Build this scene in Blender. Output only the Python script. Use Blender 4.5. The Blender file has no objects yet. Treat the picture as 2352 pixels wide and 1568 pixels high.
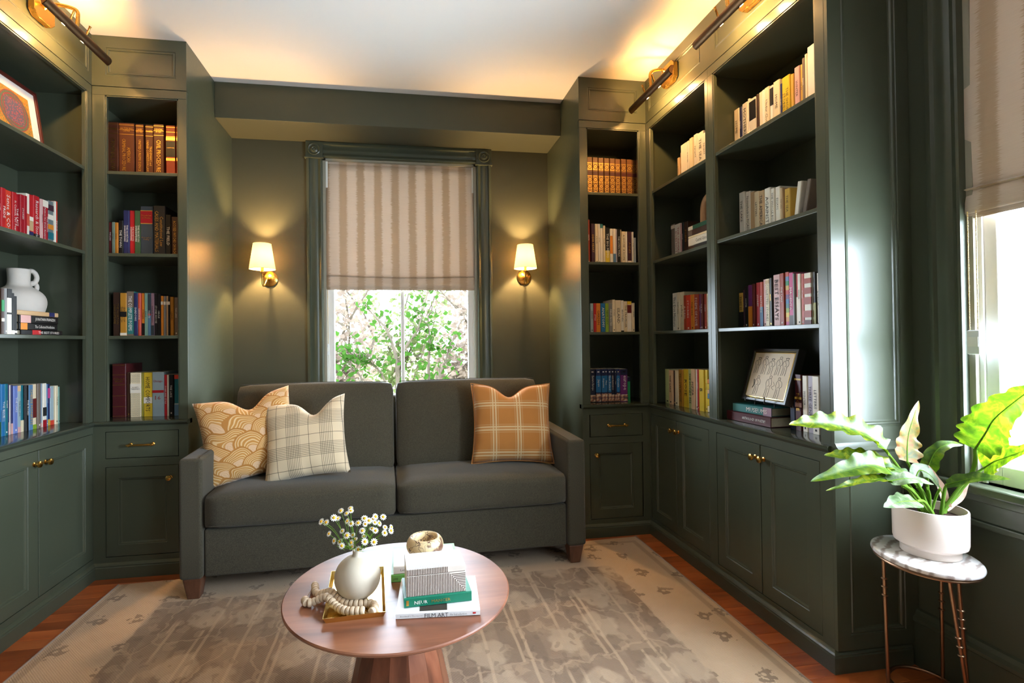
import bpy, bmesh, math, random
from mathutils import Vector, Matrix
random.seed(7)
S = bpy.context.scene
COL = S.collection
PI = math.pi
# ------------------------------------------------------------------ camera
F_PX = 1144.7056; YAW, PITCH, ROLL = 0.153415, 0.009714, -0.011332
cam_d = bpy.data.cameras.new('camera'); cam = bpy.data.objects.new('camera', cam_d); COL.objects.link(cam)
cam_d.sensor_width = 36.0; cam_d.lens = 36.0*F_PX/2352
cam_d.shift_x = 78.4954/2352; cam_d.shift_y = -9.0653/2352
cam_d.clip_start = .02; cam_d.clip_end = 200
fw = Vector((math.sin(YAW)*math.cos(PITCH), math.cos(YAW)*math.cos(PITCH), math.sin(PITCH)))
r0 = Vector((math.cos(YAW), -math.sin(YAW), 0)); u0 = r0.cross(fw)
r1 = r0*math.cos(ROLL)+u0*math.sin(ROLL); u1 = u0*math.cos(ROLL)-r0*math.sin(ROLL)
cm = Matrix((r1, u1, -fw)).transposed().to_4x4(); cm.translation = (0, 0, 1.165946)
cam.matrix_world = cm
S.camera = cam
# ------------------------------------------------------------------ daylight and exposure
SKY = 4.5
DAY_W = (95.0, 13.0, 34.0)
W = bpy.data.worlds.new('overcast_sky'); S.world = W; W.use_nodes = True
bg = W.node_tree.nodes['Background']; bg.inputs[0].default_value = (.78, .89, 1.0, 1); bg.inputs[1].default_value = SKY
vs = S.view_settings; vs.view_transform = 'Standard'; vs.look = 'None'; vs.gamma = 1.0; vs.use_curve_mapping = False
vs.exposure = 1.9
PICTURE_W, SCONCE_W = 2.4, 13.0
WARM = (1.0, .52, .15)
def portal(loc, rot, sx, sy):
    l = bpy.data.lights.new('daylight_helper', 'AREA'); l.shape = 'RECTANGLE'; l.size = sx; l.size_y = sy
    l.cycles.is_portal = True
    o = bpy.data.objects.new('daylight_helper', l); o.location = loc; o.rotation_euler = rot; COL.objects.link(o)
# room numbers (metres): X to the right, Y away from the camera, Z up
H = 2.75
XL, XR, Y1, Y1R = -1.535, 1.491, 2.780, 2.839          # faces of the built-ins
XLN, XRN, Y2, YB, ZB = -1.09, 1.065, 3.487, 3.179, 2.532  # window niche, beam
YE, XW, XWL, YR = 1.5455, 1.822, -1.905, -2.6          # near end of right built-in, right wall, left wall, rear wall
ZC = .787; SHELF = (2.062, 1.642, 1.220); HEAD = 2.445
W1 = (-.512, .540, .72, 2.43)                          # back window opening x0 x1 z0 z1
W2 = (.36, 1.355, .70, 2.45)                           # right window opening y0 y1 z0 z1
W_FILL = (-1.55, -.55, .70, 2.45)  # unseen window opening, added to give the room general fill light
portal(((W1[0]+W1[1])/2, Y2+.13, (W1[2]+W1[3])/2), (-PI/2, 0, 0), W1[1]-W1[0], W1[3]-W1[2])
for w in (W2, W_FILL):
    portal((XW+.13, (w[0]+w[1])/2, (w[2]+w[3])/2), (0, PI/2, 0), w[3]-w[2], w[1]-w[0])
def boost_daylight(loc, rot, sx, sy, w):                       # area lamp added outside a window to boost its daylight
    l = bpy.data.lights.new('daylight_helper', 'AREA'); l.shape = 'RECTANGLE'; l.size = sx; l.size_y = sy; l.energy = w; l.color = (.70, .84, 1.0)
    o = bpy.data.objects.new('daylight_helper', l); o.location = loc; o.rotation_euler = rot; COL.objects.link(o)
for w, e in zip((W2, W_FILL), DAY_W): boost_daylight((XW+.20, (w[0]+w[1])/2, (w[2]+w[3])/2), (0, PI/2, 0), w[3]-w[2], w[1]-w[0], e)
boost_daylight(((W1[0]+W1[1])/2, Y2+.30, (W1[2]+W1[3])/2), (-PI/2, 0, 0), W1[1]-W1[0], W1[3]-W1[2], DAY_W[2])
# ------------------------------------------------------------------ mesh kit
def lin(c):
    return tuple((x/255/12.92 if x/255 <= .04045 else ((x/255+.055)/1.055)**2.4) for x in c)
class MB:
    def __init__(s): s.v = []; s.f = []; s.m = []
    def add(s, vs_, fs, m=0, T=None):
        k = len(s.v); s.v += [tuple(T(*p)) if T else tuple(p) for p in vs_]
        s.f += [tuple(i+k for i in f) for f in fs]; s.m += [m]*len(fs); return s
    def box(s, x0, x1, y0, y1, z0, z1, m=0, T=None):
        return s.add([(x0,y0,z0),(x1,y0,z0),(x1,y1,z0),(x0,y1,z0),(x0,y0,z1),(x1,y0,z1),(x1,y1,z1),(x0,y1,z1)],
                     [(0,3,2,1),(4,5,6,7),(0,1,5,4),(1,2,6,5),(2,3,7,6),(3,0,4,7)], m, T)
    def prism(s, poly, h0, h1, m=0, T=None):           # poly in (x,y), extruded in z
        n = len(poly)
        return s.add([(x,y,h0) for x,y in poly]+[(x,y,h1) for x,y in poly],
                     [tuple(range(n))[::-1], tuple(range(n, 2*n))]+[(i,(i+1)%n,n+(i+1)%n,n+i) for i in range(n)], m, T)
    def lathe(s, prof, n=24, m=0, T=None, sx=1, sy=1):  # prof (r,z)
        v = []; f = []
        for r, z in prof:
            for i in range(n):
                a = 2*PI*i/n; v.append((r*math.cos(a)*sx, r*math.sin(a)*sy, z))
        for j in range(len(prof)-1):
            for i in range(n):
                f.append((j*n+i, j*n+(i+1)%n, (j+1)*n+(i+1)%n, (j+1)*n+i))
        if prof[0][0] > 1e-6: f.append(tuple(range(n))[::-1])
        if prof[-1][0] > 1e-6: f.append(tuple(range((len(prof)-1)*n, len(prof)*n)))
        return s.add(v, f, m, T)
    def tube(s, path, r, n=8, m=0, T=None, cap=True):
        P = [Vector(p) for p in path]; v = []; f = []; up = None
        rr = r if isinstance(r, (list, tuple)) else [r]*len(P)
        for i, p in enumerate(P):
            d = (P[min(i+1, len(P)-1)]-P[max(i-1, 0)]).normalized()
            if up is None: up = Vector((0,0,1)) if abs(d.z) < .9 else Vector((1,0,0))
            a = d.cross(up).normalized(); up = a.cross(d).normalized()
            for k in range(n):
                t = 2*PI*k/n; v.append(p+(a*math.cos(t)+up*math.sin(t))*rr[i])
        for i in range(len(P)-1):
            for k in range(n): f.append((i*n+k, i*n+(k+1)%n, (i+1)*n+(k+1)%n, (i+1)*n+k))
        if cap: f += [tuple(range(n))[::-1], tuple(range((len(P)-1)*n, len(P)*n))]
        return s.add(v, f, m, T)
    def ring(s, M, a0, a1, z0, z1, prof, m=0, close=True):  # mitred frame: prof (inset, v)
        v = []; f = []
        for ins, d in prof:
            v += [M(a0+ins, d, z0+ins), M(a1-ins, d, z0+ins), M(a1-ins, d, z1-ins), M(a0+ins, d, z1-ins)]
        for j in range(len(prof)-1):
            for i in range(4): f.append((j*4+i, j*4+(i+1)%4, j*4+4+(i+1)%4, j*4+4+i))
        if close: f.append(tuple(range(len(v)-4, len(v))))
        return s.add(v, f, m)
    def ubox(s, M, a0, a1, v0, v1, z0, z1, m=0):
        p, q = M(a0, v0, z0), M(a1, v1, z1)
        return s.box(min(p[0],q[0]), max(p[0],q[0]), min(p[1],q[1]), max(p[1],q[1]), z0, z1, m)
    def build(s, name, mat_, parent=None, smooth=False, bevel=0, seg=2, local=False, sub=0, label=None, kind=None, angle=40):
        me = bpy.data.meshes.new(name)
        off = Vector((0,0,0)) if (local or parent is None) else world_loc(parent)
        me.from_pydata([Vector(p)-off for p in s.v], [], s.f)
        for mt in (mat_ if isinstance(mat_, (list, tuple)) else [mat_]): me.materials.append(mt)
        if any(s.m): me.polygons.foreach_set('material_index', s.m)
        bm = bmesh.new(); bm.from_mesh(me); bmesh.ops.recalc_face_normals(bm, faces=bm.faces); bm.to_mesh(me); bm.free()
        if smooth:
            me.polygons.foreach_set('use_smooth', [True]*len(me.polygons))
            try: me.set_sharp_from_angle(angle=math.radians(angle))
            except Exception: pass
        me.update()
        return link(name, me, parent, bevel, seg, sub, label, kind)
def world_loc(p):
    v = Vector((0,0,0))
    while p is not None: v += p.location; p = p.parent
    return v
def link(name, me, parent=None, bevel=0, seg=2, sub=0, label=None, kind=None):
    o = bpy.data.objects.new(name, me); COL.objects.link(o)
    if parent is not None: o.parent = parent
    if bevel:
        b = o.modifiers.new('bevel', 'BEVEL'); b.width = bevel; b.segments = seg; b.limit_method = 'ANGLE'; b.harden_normals = False
    if sub:
        b = o.modifiers.new('sub', 'SUBSURF'); b.levels = sub; b.render_levels = sub
    if label: o['label'] = label
    if kind: o['kind'] = kind
    return o
def tag(o, label, cat, group=None):
    o['label'] = label; o['category'] = cat
    if group: o['group'] = group
    return o
def thing(name, label, cat, loc=(0,0,0), rotz=0, group=None):
    o = bpy.data.objects.new(name, None); o.empty_display_size = .05; COL.objects.link(o)
    o.location = loc; o.rotation_euler = (0,0,rotz)
    return tag(o, label, cat, group)
def struct(o, label):
    o['kind'] = 'structure'; o['label'] = label; return o
def spline(pts, n):                                     # Catmull-Rom through points
    P = [Vector(p) for p in pts]; P = [2*P[0]-P[1]]+P+[2*P[-1]-P[-2]]; out = []
    k = len(P)-3
    for i in range(n+1):
        t = i/n*k; j = min(int(t), k-1); t -= j
        a, b, c, d = P[j:j+4]
        out.append(.5*((2*b)+(c-a)*t+(2*a-5*b+4*c-d)*t*t+(3*b-a-3*c+d)*t**3))
    return out
# ------------------------------------------------------------------ material kit
class NT:
    def __init__(s, name):
        s.mt = bpy.data.materials.new(name); s.mt.use_nodes = True; s.t = s.mt.node_tree
        s.b = s.t.nodes['Principled BSDF']; s.out = s.t.nodes['Material Output']
    def n(s, typ, **kw):
        x = s.t.nodes.new(typ)
        for k, v in kw.items(): setattr(x, k, v)
        return x
    def put(s, sock, v):
        if hasattr(v, 'links') or hasattr(v, 'is_linked'): s.t.links.new(v, sock)
        else: sock.default_value = (tuple(v)+(1,))[:4] if isinstance(v, (tuple, list)) and len(sock.default_value) == 4 else v
    def math(s, op, a, b=0.0, c=None, clamp=False):
        x = s.n('ShaderNodeMath', operation=op, use_clamp=clamp); s.put(x.inputs[0], a); s.put(x.inputs[1], b)
        if c is not None: s.put(x.inputs[2], c)
        return x.outputs[0]
    def coord(s, kind='Object', scale=(1,1,1), rot=(0,0,0)):
        c = s.n('ShaderNodeTexCoord').outputs[kind]
        m = s.n('ShaderNodeMapping'); s.t.links.new(c, m.inputs[0]); m.inputs['Scale'].default_value = scale; m.inputs['Rotation'].default_value = rot
        return m.outputs[0]
    def sep(s, v): x = s.n('ShaderNodeSeparateXYZ'); s.t.links.new(v, x.inputs[0]); return x.outputs
    def noise(s, v, scale, detail=3, rough=.5, dist=0):
        x = s.n('ShaderNodeTexNoise'); s.t.links.new(v, x.inputs['Vector']); x.inputs['Scale'].default_value = scale
        x.inputs['Detail'].default_value = detail; x.inputs['Roughness'].default_value = rough; x.inputs['Distortion'].default_value = dist
        return x.outputs['Fac']
    def voro(s, v, scale, feat='F1', rnd=1.0, out='Distance', dim='3D'):
        x = s.n('ShaderNodeTexVoronoi', feature=feat, voronoi_dimensions=dim); s.t.links.new(v, x.inputs['Vector']); x.inputs['Scale'].default_value = scale
        x.inputs['Randomness'].default_value = rnd; return x.outputs[out]
    def mix(s, fac, a, b):
        x = s.n('ShaderNodeMix', data_type='RGBA'); s.put(x.inputs[0], fac); s.put(x.inputs[6], a); s.put(x.inputs[7], b); return x.outputs[2]
    def ramp(s, fac, stops):
        x = s.n('ShaderNodeValToRGB'); s.put(x.inputs[0], fac); e = x.color_ramp.elements
        while len(e) < len(stops): e.new(.5)
        for i, (p, c) in enumerate(stops): e[i].position = p; e[i].color = tuple(c)+(1,)
        return x.outputs[0]
    def smooth(s, v, lo, hi):
        x = s.n('ShaderNodeMapRange', interpolation_type='SMOOTHSTEP'); s.put(x.inputs[0], v)
        x.inputs[1].default_value = lo; x.inputs[2].default_value = hi; return x.outputs[0]
    def col(s, v): s.put(s.b.inputs['Base Color'], v); return s
    def bump(s, h, strength=.3, dist=.002):
        x = s.n('ShaderNodeBump'); x.inputs['Strength'].default_value = strength; x.inputs['Distance'].default_value = dist
        s.t.links.new(h, x.inputs['Height']); s.t.links.new(x.outputs[0], s.b.inputs['Normal']); return s
    def set(s, rough=.5, metal=0, spec=.5, coat=0, sheen=0):
        i = s.b.inputs; s.put(i['Roughness'], rough); i['Metallic'].default_value = metal; i['Specular IOR Level'].default_value = spec
        i['Coat Weight'].default_value = coat; i['Coat Roughness'].default_value = .15; i['Sheen Weight'].default_value = sheen
        return s
def plain(name, rgb, rough=.5, metal=0, spec=.5, var=.08, scale=20, bump=0, coat=0, sheen=0):
    m = NT(name); c = lin(rgb); v = m.coord(); f = m.noise(v, scale, 3)
    m.col(m.mix(f, tuple(x*(1-var) for x in c), tuple(min(1, x*(1+var)) for x in c))).set(rough, metal, spec, coat, sheen)
    if bump: m.bump(f, bump, .001)
    return m.mt
def bands(m, x, period, lo, hi, soft=.01):              # 1 where fract(x/period) in [lo,hi]
    f = m.math('FRACT', m.math('DIVIDE', x, period))
    return m.math('MULTIPLY', m.smooth(f, lo-soft, lo+soft), m.math('SUBTRACT', 1, m.smooth(f, hi-soft, hi+soft)))
def fabric(name, rgb, rgb2, weave=420, bump=.25):
    m = NT(name); v = m.coord(); n1 = m.noise(v, weave, 2, .7); n2 = m.noise(v, 6, 3)
    c = m.mix(m.smooth(n1, .35, .65), lin(rgb), lin(rgb2)); c = m.mix(m.math('MULTIPLY', n2, .25), c, tuple(x*.6 for x in lin(rgb)))
    m.col(c).set(.9, 0, .2, 0, .15).bump(n1, bump, .001); return m.mt
MAT = {}
def paint():
    m = NT('dark_green_paint'); v = m.coord(); f = m.noise(v, 3, 4); g = m.noise(v, 60, 2)
    c = lin((70, 75, 60)); m.col(m.mix(f, tuple(x*.94 for x in c), tuple(x*1.06 for x in c)))
    m.set(m.math('MULTIPLY_ADD', g, .08, .27), 0, .5).bump(g, .04, .001); return m.mt
MAT['paint'] = paint()
MAT['wallpaint'] = plain('wall_green_paint', (72, 72, 56), .55, 0, .35, .05, 4)
def plaster():
    m = NT('ceiling_white_plaster'); v = m.coord(); f = m.noise(v, 1.2, 3); g = m.noise(v, 9, 4)
    m.col(m.mix(f, lin((236, 228, 220)), lin((242, 236, 230)))).set(.65, 0, .3).bump(g, .12, .01); return m.mt
MAT['ceiling'] = plaster()
def brass(name, c, r): 
    m = NT(name); v = m.coord(); f = m.noise(v, 40, 2); m.col(lin(c)).set(m.math('MULTIPLY_ADD', f, .12, r), 1, .5); return m.mt
MAT['brass'] = brass('warm_brass', (214, 164, 82), .2); MAT['bronze'] = brass('dark_bronze', (112, 86, 62), .42); MAT['rod'] = brass('antique_bronze_rod', (150, 118, 92), .3)
MAT['black_iron'] = plain('black_iron', (22, 20, 18), .5)
def wood(name, c0, c1, c2, scale=(1,1,1), rough=.35, rnd=True, ring=14, coat=0):
    m = NT(name); v = m.coord('Object', scale); 
    if rnd:
        r = m.n('ShaderNodeObjectInfo').outputs['Random']; cx = m.n('ShaderNodeCombineXYZ'); m.put(cx.inputs[0], m.math('MULTIPLY', r, 37)); m.put(cx.inputs[1], m.math('MULTIPLY', r, 91)); m.put(cx.inputs[2], m.math('MULTIPLY', r, 17))
        a = m.n('ShaderNodeVectorMath', operation='ADD'); m.t.links.new(v, a.inputs[0]); m.t.links.new(cx.outputs[0], a.inputs[1]); v = a.outputs[0]
    g = m.noise(v, ring, 4, .6, .6); k = m.noise(v, ring*6, 3, .6)
    c = m.ramp(g, [(.3, lin(c0)), (.5, lin(c1)), (.72, lin(c2))]); c = m.mix(m.math('MULTIPLY', k, .35), c, lin(c0))
    if rnd: c = m.mix(m.math('MULTIPLY', m.math('POWER', r, 1.5), .65), c, tuple(x*.32 for x in lin(c1)))
    m.col(c).set(rough, 0, .5, coat).bump(k, .08, .001); return m.mt
MAT['floor'] = wood('orange_pine_floor', (128, 62, 26), (178, 92, 42), (196, 112, 58), (.12, 1, 1), .28, True, 16, .3)
MAT['walnut'] = wood('walnut_top', (92, 52, 34), (138, 84, 58), (168, 112, 80), (.12, 1, 1), .42, False, 9, .5)
MAT['walnut'].node_tree.nodes['Principled BSDF'].inputs['Coat Roughness'].default_value = .38
MAT['stave'] = wood('walnut_stave', (80, 42, 26), (136, 78, 52), (164, 104, 74), (1, 1, .12), .35, True, 12)
MAT['legwood'] = wood('walnut_leg', (74, 44, 30), (118, 76, 54), (142, 98, 72), (1, 1, .15), .4, True, 16)
MAT['white'] = plain('white_window_paint', (232, 232, 228), .35, 0, .5, .03); MAT['jamb'] = plain('jamb_grey_beige_paint', (150, 146, 130), .4, 0, .5, .03)
MAT['sofa'] = fabric('charcoal_olive_wool', (56, 52, 41), (80, 75, 60)); 
def glass():
    m = NT('window_glass'); t = m.t; t.nodes.remove(m.b)
    a = m.n('ShaderNodeBsdfTransparent'); g = m.n('ShaderNodeBsdfGlossy'); g.inputs['Roughness'].default_value = .02
    f = m.n('ShaderNodeLayerWeight'); f.inputs[0].default_value = .25; x = m.n('ShaderNodeMixShader')
    t.links.new(m.math('MULTIPLY', f.outputs['Facing'], .3), x.inputs[0]); t.links.new(a.outputs[0], x.inputs[1]); t.links.new(g.outputs[0], x.inputs[2]); t.links.new(x.outputs[0], m.out.inputs[0]); return m.mt
MAT['glass'] = glass()
def translucent(name, colour, mixf, gl=None):
    m = NT(name); t = m.t; t.nodes.remove(m.b)
    d = m.n('ShaderNodeBsdfDiffuse'); tr = m.n('ShaderNodeBsdfTranslucent'); x = m.n('ShaderNodeMixShader'); x.inputs[0].default_value = mixf
    c = colour(m) if callable(colour) else colour
    m.put(d.inputs[0], c); m.put(tr.inputs[0], c); t.links.new(d.outputs[0], x.inputs[1]); t.links.new(tr.outputs[0], x.inputs[2])
    o = x.outputs[0]
    if gl:
        g = m.n('ShaderNodeBsdfGlossy'); g.inputs['Roughness'].default_value = gl[1]; y = m.n('ShaderNodeMixShader'); y.inputs[0].default_value = gl[0]
        t.links.new(o, y.inputs[1]); t.links.new(g.outputs[0], y.inputs[2]); o = y.outputs[0]
    t.links.new(o, m.out.inputs[0]); return m.mt
def stripe(ax):
    def f(m):
        s = m.sep(m.coord()); n = m.n('ShaderNodeTexNoise'); mp = m.coord('Object', (5, 5, 340)); m.t.links.new(mp, n.inputs['Vector']); n.inputs['Scale'].default_value = 1; n.inputs['Detail'].default_value = 3
        x = m.math('MULTIPLY_ADD', m.math('SUBTRACT', n.outputs['Fac'], .5), .055, s[ax])
        b = bands(m, m.math('ADD', x, 10.062), .1175, .05, .49, .04)
        fine = m.noise(m.coord('Object', (8, 8, 500)), 1, 2)
        c = m.mix(b, lin((214, 198, 182)), lin((190, 168, 144))); return m.mix(m.math('MULTIPLY', fine, .3), c, lin((150, 128, 104)))
    return f
MAT['shade_x'] = translucent('striped_linen_back', stripe(0), .17); MAT['shade_y'] = translucent('striped_linen_right', stripe(1), .07)
MAT['lampshade'] = translucent('cream_lamp_shade', lin((252, 238, 212)), .62)
def emit(name, c, s):
    m = NT(name); m.col(c).set(.3); m.b.inputs['Emission Color'].default_value = tuple(c)+(1,); m.b.inputs['Emission Strength'].default_value = s; return m.mt
MAT['bulb'] = emit('warm_glowing_bulb', (1.0, .70, .36), 60)
# ------------------------------------------------------------------ room shell
def planes(name, label, boxes, mt):
    mb = MB()
    for b in boxes: mb.box(*b)
    return struct(mb.build(name, mt), label)
fl = planes('floor', 'orange pine strip floor around the edges of the rug', [(XWL-.1, XW+.15, YR-.1, 3.65, -.14, -.0135)], MAT['floor'])
y = 3.1; i = 0
while y > YR+.1:
    xs = [XWL]; 
    while xs[-1] < XW: xs.append(xs[-1]+random.uniform(.7, 1.9))
    xs[-1] = XW
    if y > .3:
        for a, b in zip(xs, xs[1:]):
            if b-a < .05: continue
            d = random.uniform(0, .0006)
            MB().box(a+.0006, b-.0006, y-.0645, y, -.0135, -d).build('plank', MAT['floor'], fl, bevel=.0008, seg=1)
    y -= .0655
mb = MB().box(XWL, XW, YR, y+.065 if y > .3 else .27, -.0135, -.0004); mb.build('plank_field', MAT['floor'], fl, kind='stuff')
ce = planes('ceiling', 'white plaster ceiling with soft warm light', [(XWL-.1, XW+.15, YR-.1, 3.65, H, H+.1)], MAT['ceiling'])
planes('wall_back', 'dark green back wall of the sofa niche around the window', [(XWL-.1, W1[0], Y2, Y2+.14, -.1, H), (W1[1], XW+.15, Y2, Y2+.14, -.1, H), (W1[0], W1[1], Y2, Y2+.14, -.1, W1[2]), (W1[0], W1[1], Y2, Y2+.14, W1[3], H)], MAT['wallpaint'])
planes('wall_left', 'green wall behind the left built-in bookcase', [(XWL-.1, XWL, YR, Y2, -.1, H)], MAT['wallpaint'])
bx = []
ys = [YR, W_FILL[0], W_FILL[1], W2[0], W2[1], Y2]
for a, b in ((0, 1), (2, 3), (4, 5)): bx.append((XW, XW+.14, ys[a], ys[b], -.1, H))
for w in (W2, W_FILL): bx += [(XW, XW+.14, w[0], w[1], -.1, w[2]), (XW, XW+.14, w[0], w[1], w[3], H)]
planes('wall_right', 'dark green right wall beside the plant with a window', bx, MAT['paint'])
planes('wall_rear', 'green wall behind the viewer', [(XWL-.1, XW+.15, YR-.1, YR, -.1, H)], MAT['wallpaint'])
struct(MB().box(XLN, XRN, YB, Y2, ZB, H).build('trim_1', MAT['wallpaint'], bevel=.003), 'boxed green beam across the top of the sofa niche')
# baseboard of the right wall
def baseboard(name, label, y0, y1):
    mb = MB(); prof = [(0,0),(-.02,0),(-.02,.155),(-.026,.160),(-.026,.172),(-.016,.182),(-.010,.196),(0,.200)]
    T = lambda x, y, z: (XW+x, z, y)
    mb.prism([(a, b) for a, b in prof], y0, y1, 0, T); return struct(mb.build(name, MAT['paint']), label)
baseboard('baseboard_right', 'tall moulded green baseboard on the right wall below the window', YR, YE)
# ------------------------------------------------------------------ windows
def casing_profile():  # (across, out)
    return [(0,0),(0,.022),(.010,.026),(.018,.026),(.024,.016),(.036,.014),(.05,.018),(.062,.018),(.074,.013),(.084,.016),(.092,.022),(.100,.020),(.104,.0)]
def window(name, label, M, a0, a1, z0, z1, mirror=1):
    # M(along, out(+ into room), z): frame of the wall plane
    root = thing(name, label, 'window', (0,0,0)); root['kind'] = 'structure'; del root['category']
    P = casing_profile(); cw = .104
    def strip(mbx, fn, t0, t1):
        n = len(P); v = [fn(p, q, t0) for p, q in P]+[fn(p, q, t1) for p, q in P]
        mbx.add(v, [tuple(range(n))[::-1], tuple(range(n, 2*n))]+[(i,(i+1)%n,n+(i+1)%n,n+i) for i in range(n)])
    for side in (0, 1):
        mb = MB()
        if side == 0: strip(mb, lambda p, q, t: M(a0-cw+p, q, t), z0-.03, z1-.004)
        else: strip(mb, lambda p, q, t: M(a1+cw-p, q, t), z0-.03, z1-.004)
        mb.build('casing', MAT['paint'], root, smooth=True, angle=30)
    mb = MB(); strip(mb, lambda p, q, t: M(t, q, z1+cw-p-.004), a0, a1); mb.build('head_casing', MAT['paint'], root, smooth=True, angle=30)
    for c in (a0-cw/2, a1+cw/2):                        # rosette corner blocks
        mb = MB(); b = MB()
        mb.ubox(M, c-cw/2-.003, c+cw/2+.003, 0, .027, z1-.006, z1+cw-.004)
        mb.ubox(M, c-cw/2-.010, c+cw/2+.010, 0, .033, z1-.014, z1-.006)
        bl = mb.build('corner_block', MAT['paint'], root, bevel=.0015)
        prof = [(.042,.027),(.042,.031),(.037,.034),(.032,.031),(.026,.030),(.020,.034),(.013,.036),(.008,.033),(.005,.036),(0,.037)]
        b.lathe(prof, 28, 0, lambda x, y, z: M(c+x, z, z1+cw/2-.006+y)); b.build('rosette', MAT['paint'], bl, smooth=True)
    J = .125
    mb = MB()
    for s0, s1 in ((a0, a0+.018), (a1-.018, a1)): mb.ubox(M, s0, s1, -J, 0, z0, z1)
    mb.ubox(M, a0, a1, -J, 0, z1-.018, z1); mb.build('jamb', MAT['jamb'], root)
    mb = MB(); mb.ubox(M, a0-cw-.02, a1+cw+.02, -J, .05, z0-.03, z0); mb.build('stool', MAT['paint'], root, bevel=.008, seg=3)
    mb = MB(); mb.ubox(M, a0-cw, a1+cw, 0, .02, z0-.115, z0-.03); mb.ubox(M, a0-cw, a1+cw, 0, .028, z0-.056, z0-.03); mb.ubox(M, a0-cw, a1+cw, 0, .026, z0-.135, z0-.115)
    mb.build('apron', MAT['paint'], root, bevel=.004)
    zm = (z0+z1)/2+.02
    for zz0, zz1, d0, d1 in ((z0+.002, zm+.02, -.06, -.025), (zm-.02, z1-.018, -.10, -.065)):   # two sashes
        mb = MB(); q0, q1 = a0+.018, a1-.018; st = .048
        mb.ubox(M, q0, q0+st, d0, d1, zz0, zz1); mb.ubox(M, q1-st, q1, d0, d1, zz0, zz1)
        mb.ubox(M, q0+st, q1-st, d0, d1, zz0, zz0+.06); mb.ubox(M, q0+st, q1-st, d0, d1, zz1-.04, zz1)
        sash = mb.build('sash', MAT['white'], root, bevel=.003)
        c = (q0+q1)/2
        mb = MB(); mb.ubox(M, c-.012, c+.012, d0+.004, d1-.004, zz0+.06, zz1-.04); mb.build('muntin', MAT['white'], sash, bevel=.003)
        for p0, p1 in ((q0+st, c-.012), (c+.012, q1-st)):
            mb = MB(); mb.ubox(M, p0+.0005, p1-.0005, (d0+d1)/2-.0015, (d0+d1)/2+.0015, zz0+.0605, zz1-.0405); mb.build('pane', MAT['glass'], sash)
    mb = MB()
    for s0, s1 in ((a0+.018, a0+.030), (a1-.030, a1-.018)):
        for k in (-.112, -.0625, -.02): mb.ubox(M, s0, s1, k-.004, k+.004, z0, z1-.018)
    mb.build('sash_track', MAT['white'], root)
    return root
MB1 = lambda a, v, z: (a, Y2-v, z)
MR1 = lambda a, v, z: (XW-v, a, z)
window('window_1', 'tall sash window with rosette casing behind the sofa', MB1, *W1)
window('window_2', 'bright white sash window on the right wall behind the plant', MR1, *W2)
window('fill_window', 'unseen sash window added on the right wall for fill light', MR1, *W_FILL)
# ------------------------------------------------------------------ built-in bookcases and cabinets
ML = lambda a, v, z: (XL-v, a, z)
MR = lambda a, v, z: (XR+v, a, z)
ML1 = lambda a, v, z: (a, Y1+v, z)
MR2 = lambda a, v, z: (a, Y1R+v, z)
def base_of(M, a0, a1, z): p = M((a0+a1)/2, 0, z); return p
def bookcase(label, M, f0, f1, o0, o1, i0, i1, depth, pl=None, side=None, group='built-in bookcases', ts=(.018, .018)):
    """face f0..f1, opening o0..o1, inside i0..i1 along the face"""
    r = thing('bookcase', label, 'bookcase', base_of(M, f0, f1, ZC), 0, group); P = MAT['paint']; t = .018
    for s0, s1 in ((i0-ts[0], i0), (i1, i1+ts[1])):
        mb = MB(); mb.ubox(M, s0, s1, .022, depth, ZC, HEAD+.02); mb.build('side_panel', P, r)
    mb = MB(); mb.ubox(M, i0, i1, depth-.014, depth-.002, ZC, HEAD+.02); mb.build('back_panel', P, r)
    mb = MB(); mb.ubox(M, i0, i1, .022, depth-.014, HEAD+.002, HEAD+.02); mb.build('top_panel', P, r)
    for s0, s1, e in ((f0, o0, o0), (o1, f1, o1)):
        mb = MB(); mb.ubox(M, s0, s1, 0, .022, ZC, HEAD)
        b0, b1 = (e, e+.006) if e == o0 else (e-.006, e)
        mb.ubox(M, b0, b1, .003, .022, ZC, HEAD-.006); mb.build('stile', P, r, bevel=.0015)
    mb = MB(); mb.ubox(M, f0, f1, 0, .022, HEAD, 2.4885); mb.ubox(M, o0+.006, o1-.006, .003, .022, HEAD-.006, HEAD); mb.build('head_rail', P, r, bevel=.0015)
    mb = MB(); q0, q1 = pl or (o0, o1)
    e0, e1, z0, z1 = f0, f1, 2.4915, H-.001
    mb.ubox(M, e0, q0, 0, .022, z0, z1); mb.ubox(M, q1, e1, 0, .022, z0, z1); mb.ubox(M, q0, q1, 0, .022, z0, 2.548); mb.ubox(M, q0, q1, 0, .022, 2.69, z1)
    mb.ring(M, q0, q1, 2.548, 2.69, [(0,0),(.003,.003),(.006,.003),(.009,.0005),(.013,.001),(.016,.005),(.020,.006)]); fr = mb.build('frieze', P, r)
    for z in SHELF:
        mb = MB(); mb.ubox(M, i0+.001, i1-.001, .008, depth-.015, z-.0165, z); mb.build('shelf', P, r, bevel=.0015)
    return r
def knob(M, a, z, parent):
    mb = MB(); T = lambda x, y, d: M(a+x, -d, z+y)
    mb.lathe([(.010,0),(.010,.003),(.005,.005),(.0048,.012),(.008,.015),(.0135,.019),(.0145,.023),(.0135,.027),(.009,.029),(0,.0295)], 10, 0, T)
    return mb.build('knob', MAT['brass'], parent, smooth=True, angle=30)
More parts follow.
